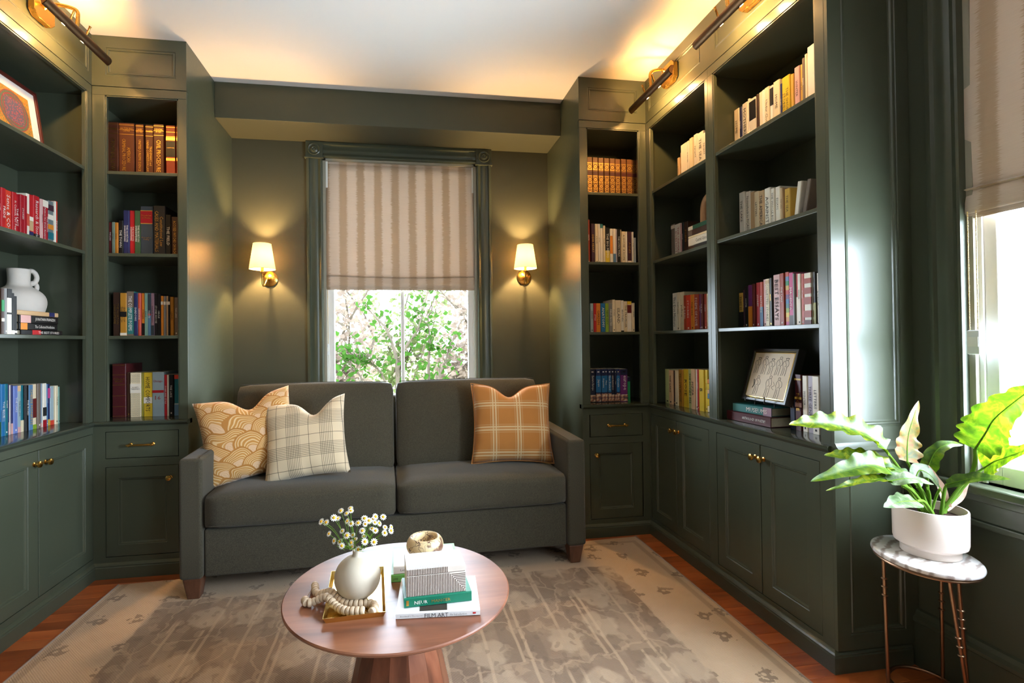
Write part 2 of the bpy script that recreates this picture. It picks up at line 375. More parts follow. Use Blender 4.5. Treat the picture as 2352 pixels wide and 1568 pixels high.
def door(M, a0, a1, z0, z1, ka, kz, parent):
    mb = MB(); w = min(.056, (a1-a0)*.2)
    mb.ring(M, a0, a1, z0, z1, [(0,.021),(0,.0015),(.0015,0),(w,0),(w+.003,.003),(w+.007,.003),(w+.010,.0075),(w+.014,.009)])
    d = mb.build('door', MAT['paint'], parent); knob(M, ka, kz, d); return d
def drawer(M, a0, a1, z0, z1, parent):
    mb = MB(); mb.ring(M, a0, a1, z0, z1, [(0,.021),(0,.0015),(.0015,0)]); d = mb.build('drawer', MAT['paint'], parent)
    c, z = (a0+a1)/2, (z0+z1)/2; mb = MB()
    for s in (-.052, .052):
        mb.lathe([(.009,0),(.009,.003),(.005,.006),(.0045,.018),(.007,.021),(.0085,.026),(.006,.031),(0,.032)], 12, 0, lambda x, y, dd, s=s: M(c+s+x, -dd, z+y))
    mb.tube([M(c+s, -.024, z) for s in (-.064, -.058, -.02, 0, .02, .058, .064)], [.004, .0062, .0045, .0055, .0045, .0062, .004], 10)
    mb.build('handle', MAT['brass'], d, smooth=True); return d
GAP = .0025
def cabinet(label, M, f0, f1, i0, i1, depth, fronts, group='base cabinets'):
    r = thing('base_cabinet', label, 'cabinet', base_of(M, f0, f1, 0), 0, group); P = MAT['paint']
    mb = MB(); mb.ubox(M, i0, i1, .024, depth, .001, .755); mb.build('carcass', P, r)
    mb = MB(); xs = sorted(set([f for fr in fronts for f in fr[1:3]])); z0, z1 = .1, .73
    lo, hi = min(f[1] for f in fronts), max(f[2] for f in fronts)
    mb.ubox(M, f0, lo, 0, .023, .0, .762); mb.ubox(M, hi, f1, 0, .023, .0, .762)
    mb.ubox(M, lo, hi, 0, .023, .0, min(f[3] for f in fronts)); mb.ubox(M, lo, hi, 0, .023, max(f[4] for f in fronts), .762)
    zz = sorted(set(f[3] for f in fronts)|set(f[4] for f in fronts))
    if len(zz) == 4: mb.ubox(M, lo, hi, 0, .023, zz[1], zz[2])
    mb.build('face_frame', P, r)
    for f in fronts:
        a0, a1, b0, b1 = f[1]+GAP, f[2]-GAP, f[3]+GAP, f[4]-GAP
        if f[0] == 'door': door(M, a0, a1, b0, b1, f[5], f[6], r)
        else: drawer(M, a0, a1, b0, b1, r)
    return r
def sweep(mb, path, prof):
    """prof (out, z) swept along a floor-plan path; out is to the left of travel"""
    P = [Vector((x, y)) for x, y in path]; n = len(prof); k = []
    for i, p in enumerate(P):
        d0 = (p-P[i-1]).normalized() if i else None; d1 = (P[i+1]-p).normalized() if i < len(P)-1 else None
        nn = [Vector((-d.y, d.x)) for d in (d0, d1) if d is not None]
        m = nn[0] if len(nn) == 1 else (nn[0]+nn[1])/(1+nn[0].dot(nn[1]))
        k.append([(p.x+m.x*o, p.y+m.y*o, z) for o, z in prof])
    v = [q for r in k for q in r]; f = [tuple(range(n))[::-1], tuple(range((len(P)-1)*n, len(P)*n))]
    for i in range(len(P)-1):
        for j in range(n): f.append((i*n+j, i*n+(j+1)%n, (i+1)*n+(j+1)%n, (i+1)*n+j))
    mb.add(v, f)
PLINTH = [(0,0),(.0155,0),(.0155,.055),(.013,.060),(.0145,.064),(.010,.070),(.004,.075),(0,.077)]
NOSING = [(-.05,.7625),(.004,.7625),(.007,.7665),(.0125,.7700),(.0165,.7745),(.0165,.7805),(.0125,.7855),(.008,.787),(-.05,.787)]
YLN = 1.235                                            # near end of left built-in
DL, DR = .36, .325                                      # depths
bookcase('left built-in bookcase bay with red books and white jug', ML, 1.995, Y1, 2.035, 2.741, 2.02, 2.798, DL, (2.06, 2.755))
bookcase('empty left built-in bookcase bay nearest the viewer', ML, YLN, 1.995, 1.275, 1.955, 1.26, 1.97, DL)
LBc = bookcase('narrow tall bookcase left of the sofa with brown leather law books', ML1, XL, XLN, -1.4765, -1.132, -1.553, -1.112, .345, (-1.472, -1.142))
MB().box(-1.112, XLN, Y1+.022, Y2, .787, H-.001).build('end_panel', MAT['paint'], LBc)
RBc = bookcase('narrow tall bookcase right of the sofa with nine gilt antique volumes', MR2, XRN, XR, 1.111, 1.4455, 1.085, 1.548, .345, (1.121, 1.436))
MB().box(XRN, 1.085, Y1R+.022, Y2, .787, H-.001).build('end_panel', MAT['paint'], RBc)
bookcase('far bay of right wall bookcase with tan arch ornament', MR, 2.2175, Y1R, 2.243, 2.795, 2.2265, 2.858, DR, (2.275, 2.8), ts=(.0085, .018))
RC = bookcase('near bay of right wall bookcase with framed sketch', MR, YE, 2.2175, 1.5865, 2.183, 1.565, 2.2085, DR, (1.63, 2.16), ts=(.018, .0085))
cabinet('left base cabinet with two panelled doors and paired brass knobs', ML, 1.995, Y1, 1.997, Y1+.015, DL-.01, [('door', 2.017, 2.397, .1, .728, 2.37, .672), ('door', 2.397, 2.777, .1, .728, 2.437, .668)])
cabinet('left base cabinet nearest the viewer', ML, YLN, 1.995, YLN, 1.993, DL-.01, [('door', 1.258, 1.615, .1, .728, 1.587, .67), ('door', 1.615, 1.972, .1, .728, 1.643, .67)])
CL = cabinet('base cabinet left of the sofa with one drawer over one door', ML1, XL, XLN, XL+.003, -1.114, .34, [('drawer', -1.480, -1.137, .598, .735), ('door', -1.480, -1.135, .103, .557, -1.176, .493)])
CR = cabinet('base cabinet right of the sofa with one drawer over one door', MR2, XRN, XR, 1.087, XR-.003, .34, [('drawer', 1.110, 1.4445, .593, .727), ('door', 1.106, 1.440, .103, .553, 1.146, .488)])
cabinet('far right base cabinet in the corner with two panelled doors', MR, 2.2175, Y1R, 2.219, Y1R+.015, DR-.01, [('door', 2.252, 2.548, .098, .724, 2.574, .665), ('door', 2.548, 2.826, .098, .724, 2.522, .665)][::1])
cabinet('near right base cabinet with two panelled doors beside the plant', MR, YE, 2.2175, YE+.02, 2.216, DR-.01, [('door', 1.595, 1.899, .094, .723, 1.877, .665), ('door', 1.899, 2.193, .094, .723, 1.926, .665)])
MB().box(-1.112, XLN, Y1+.023, Y2, 0, .787).build('end_panel', MAT['paint'], CL)
MB().box(XRN, 1.085, Y1R+.023, Y2, 0, .787).build('end_panel', MAT['paint'], CR)
# plinths
mb = MB(); sweep(mb, [(XLN, Y1), (XL, Y1), (XL, YLN)], PLINTH)
tag(mb.build('plinth', MAT['paint']), 'dark green moulded plinth along the foot of the left cabinets', 'plinth')
mb = MB(); sweep(mb, [(XW-.027, YE), (XR, YE), (XR, Y1R), (XRN, Y1R)], PLINTH)
tag(mb.build('plinth', MAT['paint']), 'dark green moulded plinth along the foot of the right cabinets', 'plinth')
# worktops
mb = MB(); sweep(mb, [(XLN, Y1), (XL, Y1), (XL, YLN)], NOSING)
mb.box(XL-DL+.018, XL-.05, YLN, Y1+.014, .7635, ZC-.0005); mb.box(-1.55, XLN-.022, Y1+.05, Y1+.33, .7635, ZC-.0005)
MATW = MAT['top'] = plain('glossy_dark_green_top', (58, 64, 54), .16, 0, .6, .04)
tag(mb.build('countertop', MATW, smooth=True, angle=25), 'glossy dark green worktop with rounded nose under the left books', 'countertop')
mb = MB(); sweep(mb, [(XR, YE), (XR, Y1R), (XRN, Y1R)], NOSING)
mb.box(XR+.05, XR+DR-.014, YE+.001, Y1R+.014, .7635, ZC-.0005); mb.box(1.087, 1.547, Y1R+.05, Y1R+.33, .7635, ZC-.0005)
tag(mb.build('countertop', MATW, smooth=True, angle=25), 'glossy dark green worktop with rounded nose under the right books', 'countertop')
# panelled end of the right built-in
MEnd = lambda a, v, z: (a, YE-.014+v, z)
def end_panel(z0, z1):
    mb = MB(); P_ = [(0,.0135),(0,0),(.052,0),(.054,.003),(.058,.003),(.061,.0005),(.066,.0015),(.070,.006),(.075,.0075)]
    mb.ring(MEnd, XR, XW-.002, z0, z1, P_); return mb
end_panel(.8, H-.001).build('end_panel', MAT['paint'], RC)
end_panel(.077, .762).build('end_panel', MAT['paint'], RC)
mb = MB(); sweep(mb, [(XW-.003, YE-.0145), (XR-.001, YE-.0145)], [(-.014,.7625),(.004,.7625),(.010,.768),(.0165,.7745),(.0165,.7805),(.0125,.7855),(.008,.79),(.003,.80),(-.014,.80)])
mb.build('end_moulding', MAT['paint'], RC, smooth=True, angle=25)
# ------------------------------------------------------------------ picture lights and sconces
def point(name, loc, w, r, c=WARM):
    l = bpy.data.lights.new(name, 'POINT'); l.energy = w; l.color = c; l.shadow_soft_size = r
    o = bpy.data.objects.new(name, l); o.location = loc; COL.objects.link(o); return o
def picture_light(label, M, a, off=.13, zs=2.53, half=.222):
    p = M(a, 0, 2.63); r = thing('picture_light', label, 'picture light', p, 0, 'brass picture lights')
    mb = MB(); w, h, c = .063, .058, .022
    mb.prism([(-w,-h+c),(-w+c,-h),(w-c,-h),(w,-h+c),(w,h-c),(w-c,h),(-w+c,h),(-w,h-c)], 0, .026, 0, lambda x, y, z: M(a+x, -z, 2.63+y))
    mb.build('backplate', MAT['brass'], r, bevel=.002)
    mb = MB(); arm = spline([M(a, -.02, 2.63), M(a, -.055, 2.655), M(a, -off+.005, 2.64), M(a, -off-.005, 2.60), M(a, -off, zs+.020)], 24); mb.tube(arm, .0075, 12)
    mb.build('arm', MAT['brass'], r, smooth=True)
    mb = MB(); R = .024; n = 14; t = .0022                # trough open towards the wall
    a0, a1 = math.radians(75), math.radians(260)
    o_ = [(R*math.cos(a0+(a1-a0)*i/n), R*math.sin(a0+(a1-a0)*i/n)) for i in range(n+1)]; i_ = [(x*(1-t/R*1.2), y*(1-t/R*1.2)) for x, y in o_]
    mb.prism(o_+i_[::-1], -half, half, 0, lambda x, y, z: M(a+z, -off+x, zs+y))
    for s in (-half, half-.002): mb.prism(o_, s, s+.002, 0, lambda x, y, z: M(a+z, -off+x, zs+y))
    sh = mb.build('shade', MAT['bronze'], r, smooth=True, angle=50)
    for s in (-.055, .055):
        mb = MB(); mb.tube([M(a+s, -off-.008, zs+.020), M(a+s, -off-.022, zs+.058), M(a+s, -off-.024, zs+.062)], [.0045, .0045, .0065], 10); mb.build('thumb_screw', MAT['brass'], r, smooth=True)
        mb = MB(); mb.tube([M(a+s*.3, -off+.008, zs), M(a+s*.6, -off+.008, zs)], .008, 10); mb.build('socket', MAT['brass'], r)
        mb = MB(); mb.lathe([(0,-.02),(.006,-.018),(.009,-.008),(.009,.008),(.006,.018),(0,.02)], 10, 0, lambda x, y, z: M(a+s*1.15+z, -off+.008+x, zs+y)); mb.build('bulb', MAT['bulb'], r, smooth=True)
        q = point('picture_bulb_light', Vector(M(a+s*1.15, -off+.026, zs))-Vector(p), PICTURE_W/2, .008); q.parent = r
picture_light('brass picture light with dark shade above the left bookcase', ML, 2.405, .148, 2.54)
picture_light('brass picture light in the far right corner above the bookcase', MR, 2.54, .122, 2.53)
picture_light('brass picture light nearest the viewer at top right', MR, 1.888, .122, 2.53)
picture_light('brass picture light over the left bay nearest the viewer', ML, 1.615, .148, 2.54)
def sconce(label, x, z):
    r = thing('wall_sconce', label, 'wall lamp', (x, Y2, z), 0, 'brass wall sconces'); dy = -.115; k = -.018
    mb = MB(); mb.lathe([(.052,0),(.052,.005),(.046,.010),(.03,.014),(.014,.018),(.012,.026),(0,.028)], 36, 0, lambda a, b, c: (a, -c, b)); mb.build('backplate', MAT['brass'], r, smooth=True, local=True)
    mb = MB(); mb.tube(spline([(0, -.02, 0), (k*.2, -.05, -.004), (k*.5, -.085, -.045), (k*.8, dy+.010, -.058), (k, dy, -.03), (k, dy, .05)], 36), .0052, 12); mb.build('arm', MAT['brass'], r, smooth=True, local=True)
    mb = MB(); mb.lathe([(.004,.02),(.012,.026),(.014,.03),(.014,.034),(.0095,.036),(.0095,.085),(0,.086)], 16, 0, lambda a, b, c: (k+a, dy+b, c)); mb.build('candle_cup', MAT['brass'], r, smooth=True, local=True)
    mb = MB(); mb.lathe([(0,.086),(.008,.089),(.011,.100),(.009,.110),(0,.116)], 14, 0, lambda a, b, c: (k+a, dy+b, c)); mb.build('bulb', MAT['bulb'], r, smooth=True, local=True)
    mb = MB(); n = 40; v = []; f = []
    for rr, zz in ((.0795,.048),(.055,.212),(.0535,.212),(.078,.048)):
        for i in range(n): v.append((k+rr*math.cos(2*PI*i/n), dy+rr*math.sin(2*PI*i/n), zz))
    for j in (0, 1, 2, 3):
        for i in range(n): f.append((j*n+i, j*n+(i+1)%n, ((j+1)%4)*n+(i+1)%n, ((j+1)%4)*n+i))
    mb.add(v, f); sh = mb.build('shade', MAT['lampshade'], r, smooth=True, local=True)
    mb = MB(); mb.tube([(k+.0795*math.cos(2*PI*i/40), dy+.0795*math.sin(2*PI*i/40), .048) for i in range(41)], .0012, 5, cap=False); mb.build('shade_trim', MAT['bronze'], sh, smooth=True, local=True)
    for s in range(3):
        b = 2*PI*s/3+.4; mb = MB(); mb.tube([(k, dy, .2), (k+.054*math.cos(b), dy+.054*math.sin(b), .206)], .0012, 5); mb.build('shade_spoke', MAT['brass'], r, local=True)
    q = point('sconce_bulb_light', (k, dy, .140), SCONCE_W, .018, (1.0, .62, .27)); q.parent = r
sconce('lit brass sconce with cream shade on the left of the window', -.857, 1.603)
sconce('lit brass sconce with cream shade on the right of the window', .880, 1.628)
# ------------------------------------------------------------------ roman shades
def roman(label, M, a0, a1, ztop, zbot, mt, chain, sag=.012, group='striped roman shades'):
    r = thing('roman_shade', label, 'window shade', M((a0+a1)/2, 0, zbot), 0, group)
    n = 36
    def sheet(prof, name, parent, bow=1.0, edge=0):
        v = []; f = []
        for i in range(n+1):
            u = i/n; s = (1-(2*u-1)**2)
            wob = .004*math.sin(u*9+1)*bow
            for q, (d, z, b) in enumerate(prof):
                e = edge*(1-z_n(z))*(1 if u > .5 else -1)*(abs(2*u-1)**6)
                v.append(M(a0+(a1-a0)*u+e, d+wob*b*.6, z-sag*s*b))
        k = len(prof)
        for i in range(n):
            for j in range(k-1): f.append((i*k+j, (i+1)*k+j, (i+1)*k+j+1, i*k+j+1))
        mb = MB(); mb.add(v, f); o = mb.build(name, mt, parent, smooth=True, angle=60)
        sm = o.modifiers.new('thickness', 'SOLIDIFY'); sm.thickness = .0012; return o
    z_n = lambda z: max(0, min(1, (z-zbot)/(ztop-zbot)))
    zf = zbot+.105
    prof = [(.0, ztop, 0)]
    for i in range(1, 13):
        t = i/12; prof.append((.004+.014*math.sin(t*PI*.9)*t, ztop+(zf-ztop)*t, t**3))
    prof += [(.020, zf-.006, 1), (.012, zf-.010, 1), (.004, zf-.004, 1)]
    main = sheet(prof, 'fabric', r, 1, .012)
    prof = [(.002, zf+.01, 1), (.010, zf-.01, .8), (.016, zf-.05, .4), (.017, zbot+.022, .1), (.012, zbot+.016, .1), (.004, zbot+.02, .1)]
    sheet(prof, 'lower_fold', r)
    for k in range(2):
        zz = zbot+.016-.008*k
        sheet([(.004, zz+.012, .1), (.014-.003*k, zz+.002, .1), (.012-.003*k, zz-.006, .1), (.002, zz-.004, .1)], 'hem_fold', r)
    mb = MB(); mb.ubox(M, a0+.004, a1-.004, -.03, .002, ztop-.012, ztop+.012); mb.build('head_rail', mt, r)
    if chain:
        ca, cz, gap, cv = chain
        for s in (0, gap):
            mb = MB(); z = zbot+.02
            while z > cz:
                mb.lathe([(0,-.0022),(.0016,-.0015),(.0022,0),(.0016,.0015),(0,.0022)], 5, 0, lambda x, y, w, s=s, z=z: M(ca+s+x, cv+y, z+w)); z -= .0052
            mb.tube([M(ca+s, cv, zbot+.02), M(ca+s, cv, cz)], .0007, 4)
            mb.build('bead_chain', MAT['chain'], r, smooth=True)
        mb = MB(); mb.ubox(M, ca-.007, ca+gap+.007, cv-.005, cv+.005, cz-.075, cz+.002); mb.build('chain_tensioner', MAT['clear'], r, bevel=.004, seg=3)
        mb = MB(); mb.ubox(M, ca-.003, ca+gap+.003, cv+.005, cv+.006, cz-.05, cz-.02); mb.build('tensioner_label', MAT['white'], r)
MAT['chain'] = brass('pale_brass_bead_chain', (210, 180, 120), .3); MAT['clear'] = plain('clear_plastic', (225, 228, 230), .15, 0, .6, .02)
roman('cream and tan striped roman shade half lowered behind the sofa', lambda a, v, z: (a, Y2+.022-v, z), -.494, .522, 2.409, 1.533, MAT['shade_x'], (-.500, 1.165, .011, .006))
roman('cream and tan striped roman shade at the right edge by the plant', lambda a, v, z: (XW+.012-v, a, z), W2[0]+.0, W2[1]+.008, 2.44, 1.545, MAT['shade_y'], (1.312, 1.185, .024, .034))
# ------------------------------------------------------------------ rug
def rug():
    m = NT('faded_oushak_rug'); v = m.coord(); s = m.sep(v)
    hw, hl = 1.36, 1.82
    nz = m.noise(v, 9, 3, .6); jig = m.math('MULTIPLY', m.math('SUBTRACT', m.noise(v, 14, 2, .6), .5), .06)
    dx = m.math('SUBTRACT', hw, m.math('ABSOLUTE', s[0])); dy = m.math('SUBTRACT', hl, m.math('ABSOLUTE', s[1])); d = m.math('MINIMUM', dx, dy)
    beige, taupe, dark, pale = lin((196, 168, 138)), lin((150, 126, 104)), lin((114, 94, 76)), lin((202, 178, 150))
    x = m.math('ADD', s[0], m.math('MULTIPLY', jig, .15))
    # field: narrow light lines, soft blossoms, darker panels
    jx = m.math('MULTIPLY', m.math('SUBTRACT', m.noise(v, 3, 2), .5), .10); x = m.math('ADD', s[0], m.math('MULTIPLY', jx, .25))
    st = m.math('MULTIPLY', m.math('FLOOR', m.math('DIVIDE', m.math('ADD', s[1], m.math('MULTIPLY', jig, .5)), .42)), .137); xs = m.math('ADD', x, st)
    f = m.mix(m.smooth(m.noise(v, 6, 4, .6), .4, .65), taupe, lin((164, 140, 116)))
    pan = bands(m, xs, .31, .1, .62, .02); f = m.mix(m.math('MULTIPLY', pan, .42), f, dark)
    cxx = m.n('ShaderNodeCombineXYZ'); m.put(cxx.inputs[0], m.math('MULTIPLY', m.math('ADD', s[0], m.math('MULTIPLY', jig, 1.3)), 1.25)); m.put(cxx.inputs[1], m.math('ADD', s[1], m.math('MULTIPLY', m.math('SUBTRACT', m.noise(v, 17, 2), .5), .09))); vd = cxx.outputs[0]
    bl = m.voro(vd, 3.4, 'F1', .9, dim='2D'); bloom = m.math('SUBTRACT', 1, m.smooth(bl, .24, .33)); b3 = m.math('SUBTRACT', 1, m.smooth(m.voro(vd, 8.5, 'F1', 1, dim='2D'), .20, .25))
    ln = m.math('MAXIMUM', bands(m, x, .155, .02, .10, .02), bands(m, xs, .31, .30, .335, .01)); ln = m.math('MULTIPLY', ln, m.smooth(m.noise(v, 4, 2), .30, .45))
    ed = m.math('SUBTRACT', 1, m.smooth(m.voro(vd, 3.4, 'DISTANCE_TO_EDGE', .9, dim='2D'), .015, .03))
    f = m.mix(m.math('MULTIPLY', ln, .8), f, beige); f = m.mix(m.math('MULTIPLY', ed, .45), f, beige); f = m.mix(m.math('MULTIPLY', b3, .35), f, beige); f = m.mix(m.math('MULTIPLY', bloom, .55), f, pale)
    b2 = m.math('SUBTRACT', 1, m.smooth(m.voro(vd, 13, 'F1', 1, dim='2D'), .14, .18)); f = m.mix(m.math('MULTIPLY', b2, .35), f, dark)
    # border with small sprigs
    sp = m.math('ADD', m.voro(v, 5.2, 'F1', .55, dim='2D'), m.math('MULTIPLY', m.math('SUBTRACT', m.noise(v, 34, 2, .6), .5), .75))
    sprig = m.math('SUBTRACT', 1, m.smooth(sp, .13, .16)); hol = m.smooth(m.voro(v, 5.2, 'F1', .55, dim='2D'), .03, .06)
    b = m.mix(m.math('MULTIPLY', m.math('MULTIPLY', sprig, hol), .75), beige, dark); b = m.mix(m.math('MULTIPLY', m.smooth(nz, .45, .75), .3), b, pale)
    inb = m.smooth(m.math('ADD', d, m.math('MULTIPLY', jig, .8)), .29, .30)
    c = m.mix(inb, b, f)
    guard = m.math('MULTIPLY', m.smooth(d, .012, .02), m.math('SUBTRACT', 1, m.smooth(d, .04, .048))); c = m.mix(m.math('MULTIPLY', guard, .35), c, dark)
    c = m.mix(m.math('MULTIPLY', m.smooth(m.noise(v, 2.2, 4, .6), .4, .7), .25), c, taupe)
    wv = m.n('ShaderNodeTexWave', bands_direction='DIAGONAL'); m.t.links.new(v, wv.inputs[0]); wv.inputs['Scale'].default_value = 70; wv.inputs['Distortion'].default_value = 1.2
    kn = m.noise(v, 420, 2, .6); c = m.mix(m.math('MULTIPLY', wv.outputs['Fac'], .22), c, dark)
    m.col(c).set(.95, 0, .1, 0, .1).bump(m.math('ADD', m.math('MULTIPLY', wv.outputs['Fac'], .6), kn), .55, .004); return m.mt
MAT['rug'] = rug()
mb = MB(); n = 40; c0 = [(-1.378, -.9), (1.342, -.9), (1.367, 2.795), (-1.371, 2.683)]; v = []; f = []
def rp(u, w, z):
    a = Vector(c0[0]).lerp(Vector(c0[1]), u); b = Vector(c0[3]).lerp(Vector(c0[2]), u); p = a.lerp(b, w); return (p.x, p.y, z)
for j in range(n+1):
    for i in range(n+1):
        u, w = i/n, j/n; e = min(u, 1-u, w, 1-w); v.append(rp(u, w, .0075+.0008*math.sin(u*40)*math.sin(w*33) if e > .001 else .004))
for j in range(n):
    for i in range(n): f.append((j*(n+1)+i, j*(n+1)+i+1, (j+1)*(n+1)+i+1, (j+1)*(n+1)+i))
k = len(v); rim = [rp(u, w, .0002) for u, w in ((0,0),(1,0),(1,1),(0,1))]
idx = [0, n, (n+1)*(n+1)-1, (n+1)*n]; mb.add(v+rim, f+[(idx[i], idx[(i+1)%4], k+(i+1)%4, k+i) for i in range(4)]+[(k,k+1,k+2,k+3)])
ro = thing('area_rug', 'faded beige and taupe patterned wool rug under the sofa and coffee table', 'rug', (-.01, .93, 0))
mb.build('pile', MAT['rug'], ro)
mb = MB()
for a, b in ((0, 3), (1, 2)):
    p, q = Vector(c0[a]), Vector(c0[b]); mb.tube([(p.lerp(q, t/20).x, p.lerp(q, t/20).y, .0045) for t in range(21)], .0042, 6)
mb.build('bound_edge', plain('rug_binding', (150, 132, 118), .9), ro, smooth=True)
# ------------------------------------------------------------------ sofa
def rounded(mb, x0, x1, y0, y1, z0, z1): return mb.box(x0, x1, y0, y1, z0, z1)
def puffy(nx, ny, nz, x0, x1, y0, y1, z0, z1, puff=(0,0,0), r=.03):
    """box grid with rounded edges and bulged faces"""
    mb = MB(); bm = bmesh.new(); bmesh.ops.create_cube(bm, size=2)
    bmesh.ops.subdivide_edges(bm, edges=bm.edges[:], cuts=7, use_grid_fill=True)
    c = Vector(((x0+x1)/2, (y0+y1)/2, (z0+z1)/2)); h = Vector(((x1-x0)/2, (y1-y0)/2, (z1-z0)/2)); out = []
    for vv in bm.verts:
        p = Vector(vv.co); q = Vector([math.copysign(abs(p[i])**.72, p[i]) for i in range(3)])
        w = Vector((q.x*h.x, q.y*h.y, q.z*h.z)); inner = Vector([max(-h[i]+r, min(h[i]-r, w[i])) for i in range(3)])
        d = w-inner
        if d.length > 1e-9: w = inner+d.normalized()*min(r, d.length) if sum(1 for i in range(3) if abs(d[i]) > 1e-9) > 1 else w
        e = [1-abs(p[i])**2 for i in range(3)]
        w.x += puff[0]*math.copysign(1, p.x)*e[1]*e[2]*(abs(p.x) > .99); w.y += puff[1]*math.copysign(1, p.y)*e[0]*e[2]*(abs(p.y) > .99); w.z += puff[2]*math.copysign(1, p.z)*e[0]*e[1]*(abs(p.z) > .99)
        out.append(c+w)
    bm.verts.index_update(); mb.add(out, [tuple(x.index for x in fc.verts) for fc in bm.faces]); bm.free(); return mb
sofa = thing('sofa', 'charcoal olive two-seat fabric sofa with tapered walnut legs', 'sofa', (-.027, 2.462, 0), math.radians(1.6))
SF = MAT['sofa']; hw = .972; D = .84
for s in (-1, 1):
    a, b = (-hw, -hw+.098) if s < 0 else (hw-.098, hw)
    mb = MB(); mb.add([(a,0,.105),(b,0,.105),(b,D,.105),(a,D,.105),(a,0,.652),(b,0,.652),(b,D,.672),(a,D,.672)], [(0,3,2,1),(4,5,6,7),(0,1,5,4),(1,2,6,5),(2,3,7,6),(3,0,4,7)])
    ar = mb.build('arm', SF, sofa, smooth=True, bevel=.014, seg=4, local=True)
    mb = MB(); e = b-.012 if s < 0 else a+.012
    mb.tube([(e, .006, .12), (e, .004, .64), (e, .012, .6545), (e, D*.6, .6655)], .0014, 5); mb.build('seam', SF, ar, local=True)
MB().box(-hw+.1, hw-.1, .018, D-.02, .105, .322).build('base', SF, sofa, smooth=True, bevel=.010, seg=3, local=True)
for s in (-1, 1):
    a, b = (-hw+.102, -.002) if s < 0 else (.002, hw-.102)
    cu = puffy(8, 8, 8, a, b, -.012, .46, .325, .485, (.0, .008, .014), .03).build('seat_cushion', SF, sofa, smooth=True, local=True, angle=80)
    mb = MB(); mb.tube([(a+.03, -.0125, .345), ((a+b)/2, -.0165, .343), (b-.03, -.0125, .345)], .0013, 5); mb.build('seam', SF, cu, local=True)
    # back cushion: leaning
    bc = puffy(8, 8, 8, a+.008, b-.003, 0, .175, 0, .49, (.0, .03, .008), .035)
    bc.v = [(x, .335+y+.19*(z/.49)-.02*(z/.49)**2, .453+z-.05*(y/.175)*(z/.49)*.3) for x, y, z in bc.v]
    bo = bc.build('back_cushion', SF, sofa, smooth=True, local=True, angle=80)
    mb = MB(); mb.tube([(a+.03, .497, .944), ((a+b)/2, .492, .951), (b-.03, .497, .944)], .0022, 6); mb.build('piping', SF, bo, local=True)
MB().add([(-hw+.1,.62,.33),(hw-.1,.62,.33),(hw-.1,D,.33),(-hw+.1,D,.33),(-hw+.1,.72,.84),(hw-.1,.72,.84),(hw-.1,D,.84),(-hw+.1,D,.84)], [(0,3,2,1),(4,5,6,7),(0,1,5,4),(1,2,6,5),(2,3,7,6),(3,0,4,7)]).build('back_frame', SF, sofa, smooth=True, bevel=.02, seg=3, local=True)
for sx in (-1, 1):
    for yy in (.045, D-.08):
        x = sx*(hw-.052); mb = MB(); t, b_ = .040, .026
        mb.add([(x-b_,yy-b_+.004,.0085),(x+b_,yy-b_+.004,.0085),(x+b_,yy+b_+.004,.0085),(x-b_,yy+b_+.004,.0085),(x-t,yy-t,.106),(x+t,yy-t,.106),(x+t,yy+t,.106),(x-t,yy+t,.106)], [(0,3,2,1),(4,5,6,7),(0,1,5,4),(1,2,6,5),(2,3,7,6),(3,0,4,7)])
        mb.build('leg', MAT['legwood'], sofa, bevel=.004, local=True)
# ------------------------------------------------------------------ throw pillows
def pillow(label, loc, size, thick, rot, mt, dent=.05, piping=None, dc=0.0):
    sx, sz = size if isinstance(size, tuple) else (size, size)
    r = thing('throw_pillow', label, 'pillow', loc, 0, 'throw pillows on the sofa')
    r.rotation_euler = rot
    n = 26; mb = MB(); v = []; f = []; edge = []
    for side in (1, -1):
        for j in range(n+1):
            for i in range(n+1):
                u, w = 2*i/n-1, 2*j/n-1
                x = u*(1-.085*(1-w*w)*abs(u)**2)*sx/2; z = w*(1-.085*(1-u*u)*abs(w)**2)*sz/2
                if w > 0: z -= dent*(w**2)*math.exp(-((u-dc)/.30)**2)
                h = thick/2*max(0, (1-abs(u)**2.6))**.5*max(0, (1-abs(w)**2.6))**.5
                h *= 1-.35*math.exp(-((u-dc)/.32)**2)*max(0, w)**2*(dent > 0)
                wr = .006*math.sin(u*11+w*3)*abs(w)**3*(1-u*u)+.006*math.sin(w*9+u*4+1)*abs(u)**3*(1-w*w)
                y = -side*(h+wr*(h > .004))
                v.append((x, y, z+sz/2))
    N = (n+1)**2
    for q in (0, 1):
        for j in range(n):
            for i in range(n):
                a = q*N+j*(n+1)+i; f.append((a, a+1, a+n+2, a+n+1))
    mb.add(v, f)
    o = mb.build('cover', mt, r, smooth=True, local=True, angle=180)
    wl = o.modifiers.new('weld', 'WELD'); wl.merge_threshold = .0004
    if piping:
        loop = [j for j in range(n+1)]+[i*(n+1)+n for i in range(1, n+1)]+[n*(n+1)+n-j for j in range(1, n+1)]+[(n-i)*(n+1) for i in range(1, n+1)]
        mb = MB(); mb.tube([(v[k][0], 0, v[k][2]) for k in loop], .0035, 6, cap=False); mb.build('piping', piping, r, smooth=True, local=True)
    return r
